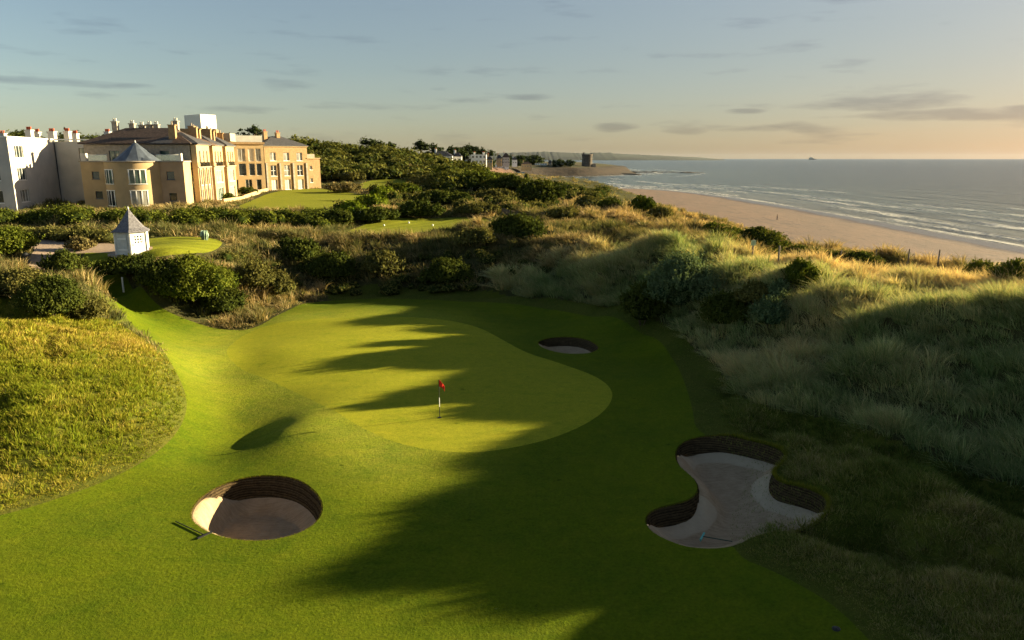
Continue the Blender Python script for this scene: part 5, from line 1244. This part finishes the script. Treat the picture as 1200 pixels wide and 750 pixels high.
house(600, 606, 184, 760, 7, 'small white gabled house between the tall pale one and the brown roofed cottage', wall='paint', nwin=2)
house(611, 623, 189.5, 770, 6.0, 'low brown roofed cottage behind the blue hut truck', wall='cream', roof='tile', nwin=4)
house(627, 641, 191.5, 860, 5.0, 'long white beach building with flat roof', nwin=5, rooftype=0, chim=0)
house(642.5, 646.5, 187.5, 866, 8.5, 'narrow brown stone house at the end of the white beach building', wall='stone', nwin=1)
M['car'] = plain('white_car_paint', (.72,.72,.70), .35, .04, 1, .5); M['carb'] = plain('blue_truck_paint', (.06,.18,.30), .4, .1, 1, .5); M['tyre'] = plain('tyre', (.02,.02,.02), .9, .1, 3)
def car(px, py, y_, label, mat='car', L=4.6, H=1.9, van=False, group='cars parked by the beach', name='parked_car'):
    x_, _, z_ = at(px, py, y_); z_ = gz(x_, y_) - .02; r = empty(name, (x_, y_, z_), label, 'car' if not van else 'van', group); a = L / 2; m = MB()
    pr = [(-a, .35), (-a, .9), (-a * .82, 1.0), (-a * .5, H * .88), (-a * .3, H), (a * .55, H), (a * .85, 1.05), (a, .85), (a, .35)] if not van else [(-a, .35), (-a, 1.2), (-a * .85, H * .9), (-a * .7, H), (a, H), (a, .35)]
    n = len(pr); vs = [(x_ + p, y_ - .9, z_ + q) for p, q in pr] + [(x_ + p, y_ + .9, z_ + q) for p, q in pr]; m.add(vs, [tuple(range(n)), tuple(range(n, 2 * n))[::-1]] + [(i, i + n, (i + 1) % n + n, (i + 1) % n) for i in range(n)]); m.build('body', M[mat], r)
    m = MB(); m.box((x_ - (.0 if not van else a * .72), y_ - .905, z_ + H * .74), (L * (.55 if not van else .18), .03, H * .24)); m.build('side_window', M['glass'], r)
    for s in (-.62, .62): m = MB(); m.tube([(x_ + s * a, y_ - .95, z_ + .33), (x_ + s * a, y_ - .72, z_ + .33)], .33, 12); m.build('wheel', M['tyre'], r)
pos_ = ['first', 'second', 'third', 'fourth', 'fifth', 'sixth', 'seventh']
for i, px in enumerate([569, 575, 581, 587, 593, 599, 604.5]): car(px, 198.5, 745, 'white vehicle parked above the bay, %s from the left' % pos_[i], van=i % 2 == 0, L=4.8 if i % 2 else 5.6, H=1.9 if i % 2 else 2.7)
for i, px in enumerate([575, 588, 593.5, 599]): car(px, 204.5, 655, 'pale car on the lower sand track, %s from the left' % pos_[i], L=4.0, H=1.6, group='cars on the lower sand track')
car(610, 204, 725, 'dark blue boxy truck standing on the sand at the head of the bay', 'carb', 8.2, 6.0, True, None, 'truck'); car(617.5, 204, 730, 'small white van parked against the blue truck', 'car', 4.2, 3.2, True, None)
# round stone tower on the point
ty = 880; tx = at(688, 190, ty)[0]; tz = at(688, 195.5, ty)[2]; r = empty('stone_tower', (tx, ty, tz), 'squat round dark stone tower on the rocky point', 'tower')
m = MB(); m.lathe((tx, ty, tz), [(6.6, -3), (6.3, 5), (5.9, 12), (6.5, 12.6), (6.7, 14.6), (5.6, 14.7), (5.6, 13.4), (0, 13.4)], 20); M['tstone'] = plain('dark_tower_stone', (.10,.085,.07), .95, .3, .5, .1, .3); m.build('wall', M['tstone'], r)
for a in (4.2, 5.1): m = MB(); m.box((tx + 6.15 * math.cos(a), ty + 6.15 * math.sin(a), tz + 7), (.9, .5, 1.5), a - math.pi / 2); m.build('window', M['black'], r)
m = MB(); m.tube([(tx + 4, ty, tz + 13.4), (tx + 4, ty, tz + 19)], .14, 6); m.build('flagpole', M['dark'], r); m = MB(); m.box((tx - 4.3, ty, tz + 15), (1.6, 1.6, 3.2)); m.build('turret', M['tstone'], r)
m = MB(); m.box((tx + 8.2, ty - 1, tz + 1.5), (4, 4, 4)); m.build('lean_to', M['stone'], r)
# rocks off the point
M['rock'] = plain('dark_rock', (.045,.038,.032), .95, .4, .3, .2, .6)
def rocks(px0, px1, py, label, n, hmax, seed, wd=5):
    rg = np.random.default_rng(seed); x0, y0 = wp(px0, py, SEA); x1, y1 = wp(px1, py, SEA); mbv, mbf = [], []; k = 0
    for i in range(n):
        f = rg.random(); x_ = x0 + (x1 - x0) * f; y_ = y0 + (y1 - y0) * f + rg.standard_normal() * wd; s = 2 + 5 * rg.random(); hh = hmax * (.4 + .6 * rg.random()) * (1 - .5 * f)
        q = IV * (1 + .3 * rg.random((len(IV), 1))); mbv.append(q * np.array([s * 1.5, s, hh]) + np.array([x_, y_, SEA])); mbf.append(IF + k); k += len(IV)
    b = np.array([x0, y0, SEA]); o = npmesh('rock_reef', np.vstack(mbv) - b, np.vstack(mbf), M['rock']); o.location = b; tag(o, label, 'rocks')
rocks(738, 792, 202.0, 'long low dark reef running out to sea from the point', 34, 1.8, 2)
rocks(802, 820, 202.6, 'small separate dark reef beyond the end of the long one', 9, 1.4, 3)
rocks(635, 742, 204.2, 'dark boulders along the foot of the rocky point', 90, 2.6, 4, 10)
# ship on the horizon
sx_, sy_, _ = at(952, 185, 9000); r = empty('ship', (sx_, sy_, SEA), 'tiny grey ship on the sea horizon', 'ship'); m = MB(); m.prism([(sx_ - 45, sy_ - 6), (sx_ + 35, sy_ - 6), (sx_ + 50, sy_), (sx_ + 35, sy_ + 6), (sx_ - 45, sy_ + 6)], SEA, SEA + 9); m.build('hull', M['dark'], r); m = MB(); m.box((sx_ - 12, sy_, SEA + 15), (50, 9, 12.2)); m.box((sx_ - 20, sy_, SEA + 25), (14, 8, 8.2)); m.build('superstructure', M['steel'], r)
# distant headland across the bay
hl = [(560,179.5),(600,178.5),(640,177.5),(680,179),(720,178.5),(740,180.5),(770,181.5),(800,183),(830,184.2),(845,185.6)]
hp = np.arange(540, 848, 1.0); N = len(hp); vs = []; D0 = 6500
for i, a in enumerate(hp):
    x_ = (a - 600) / F * D0 * cp; top = max(SEA, at(a, float(np.interp(a, *zip(*hl))) + .5 * (float(fbm(np.array(a / 2.3), np.array(3.1), 71)) - .5) * 3 * (a < 800), D0)[2]); base = SEA - 2
    vs += [(x_, D0 - 150, base), (x_, D0, base + (top - base) * .35 + 3), (x_, D0 + 350, top), (x_, D0 + 1500, base)]
vs = np.array(vs); i = np.arange(N - 1)[:, None] * 4; Fq = np.concatenate([i + np.array([k, k + 4, k + 5, k + 1]) for k in range(3)], 0)
tag(npmesh('headland', vs, Fq, plain('far_headland', (.022,.03,.02), 1, .4, .004), smooth=True), kind='structure')
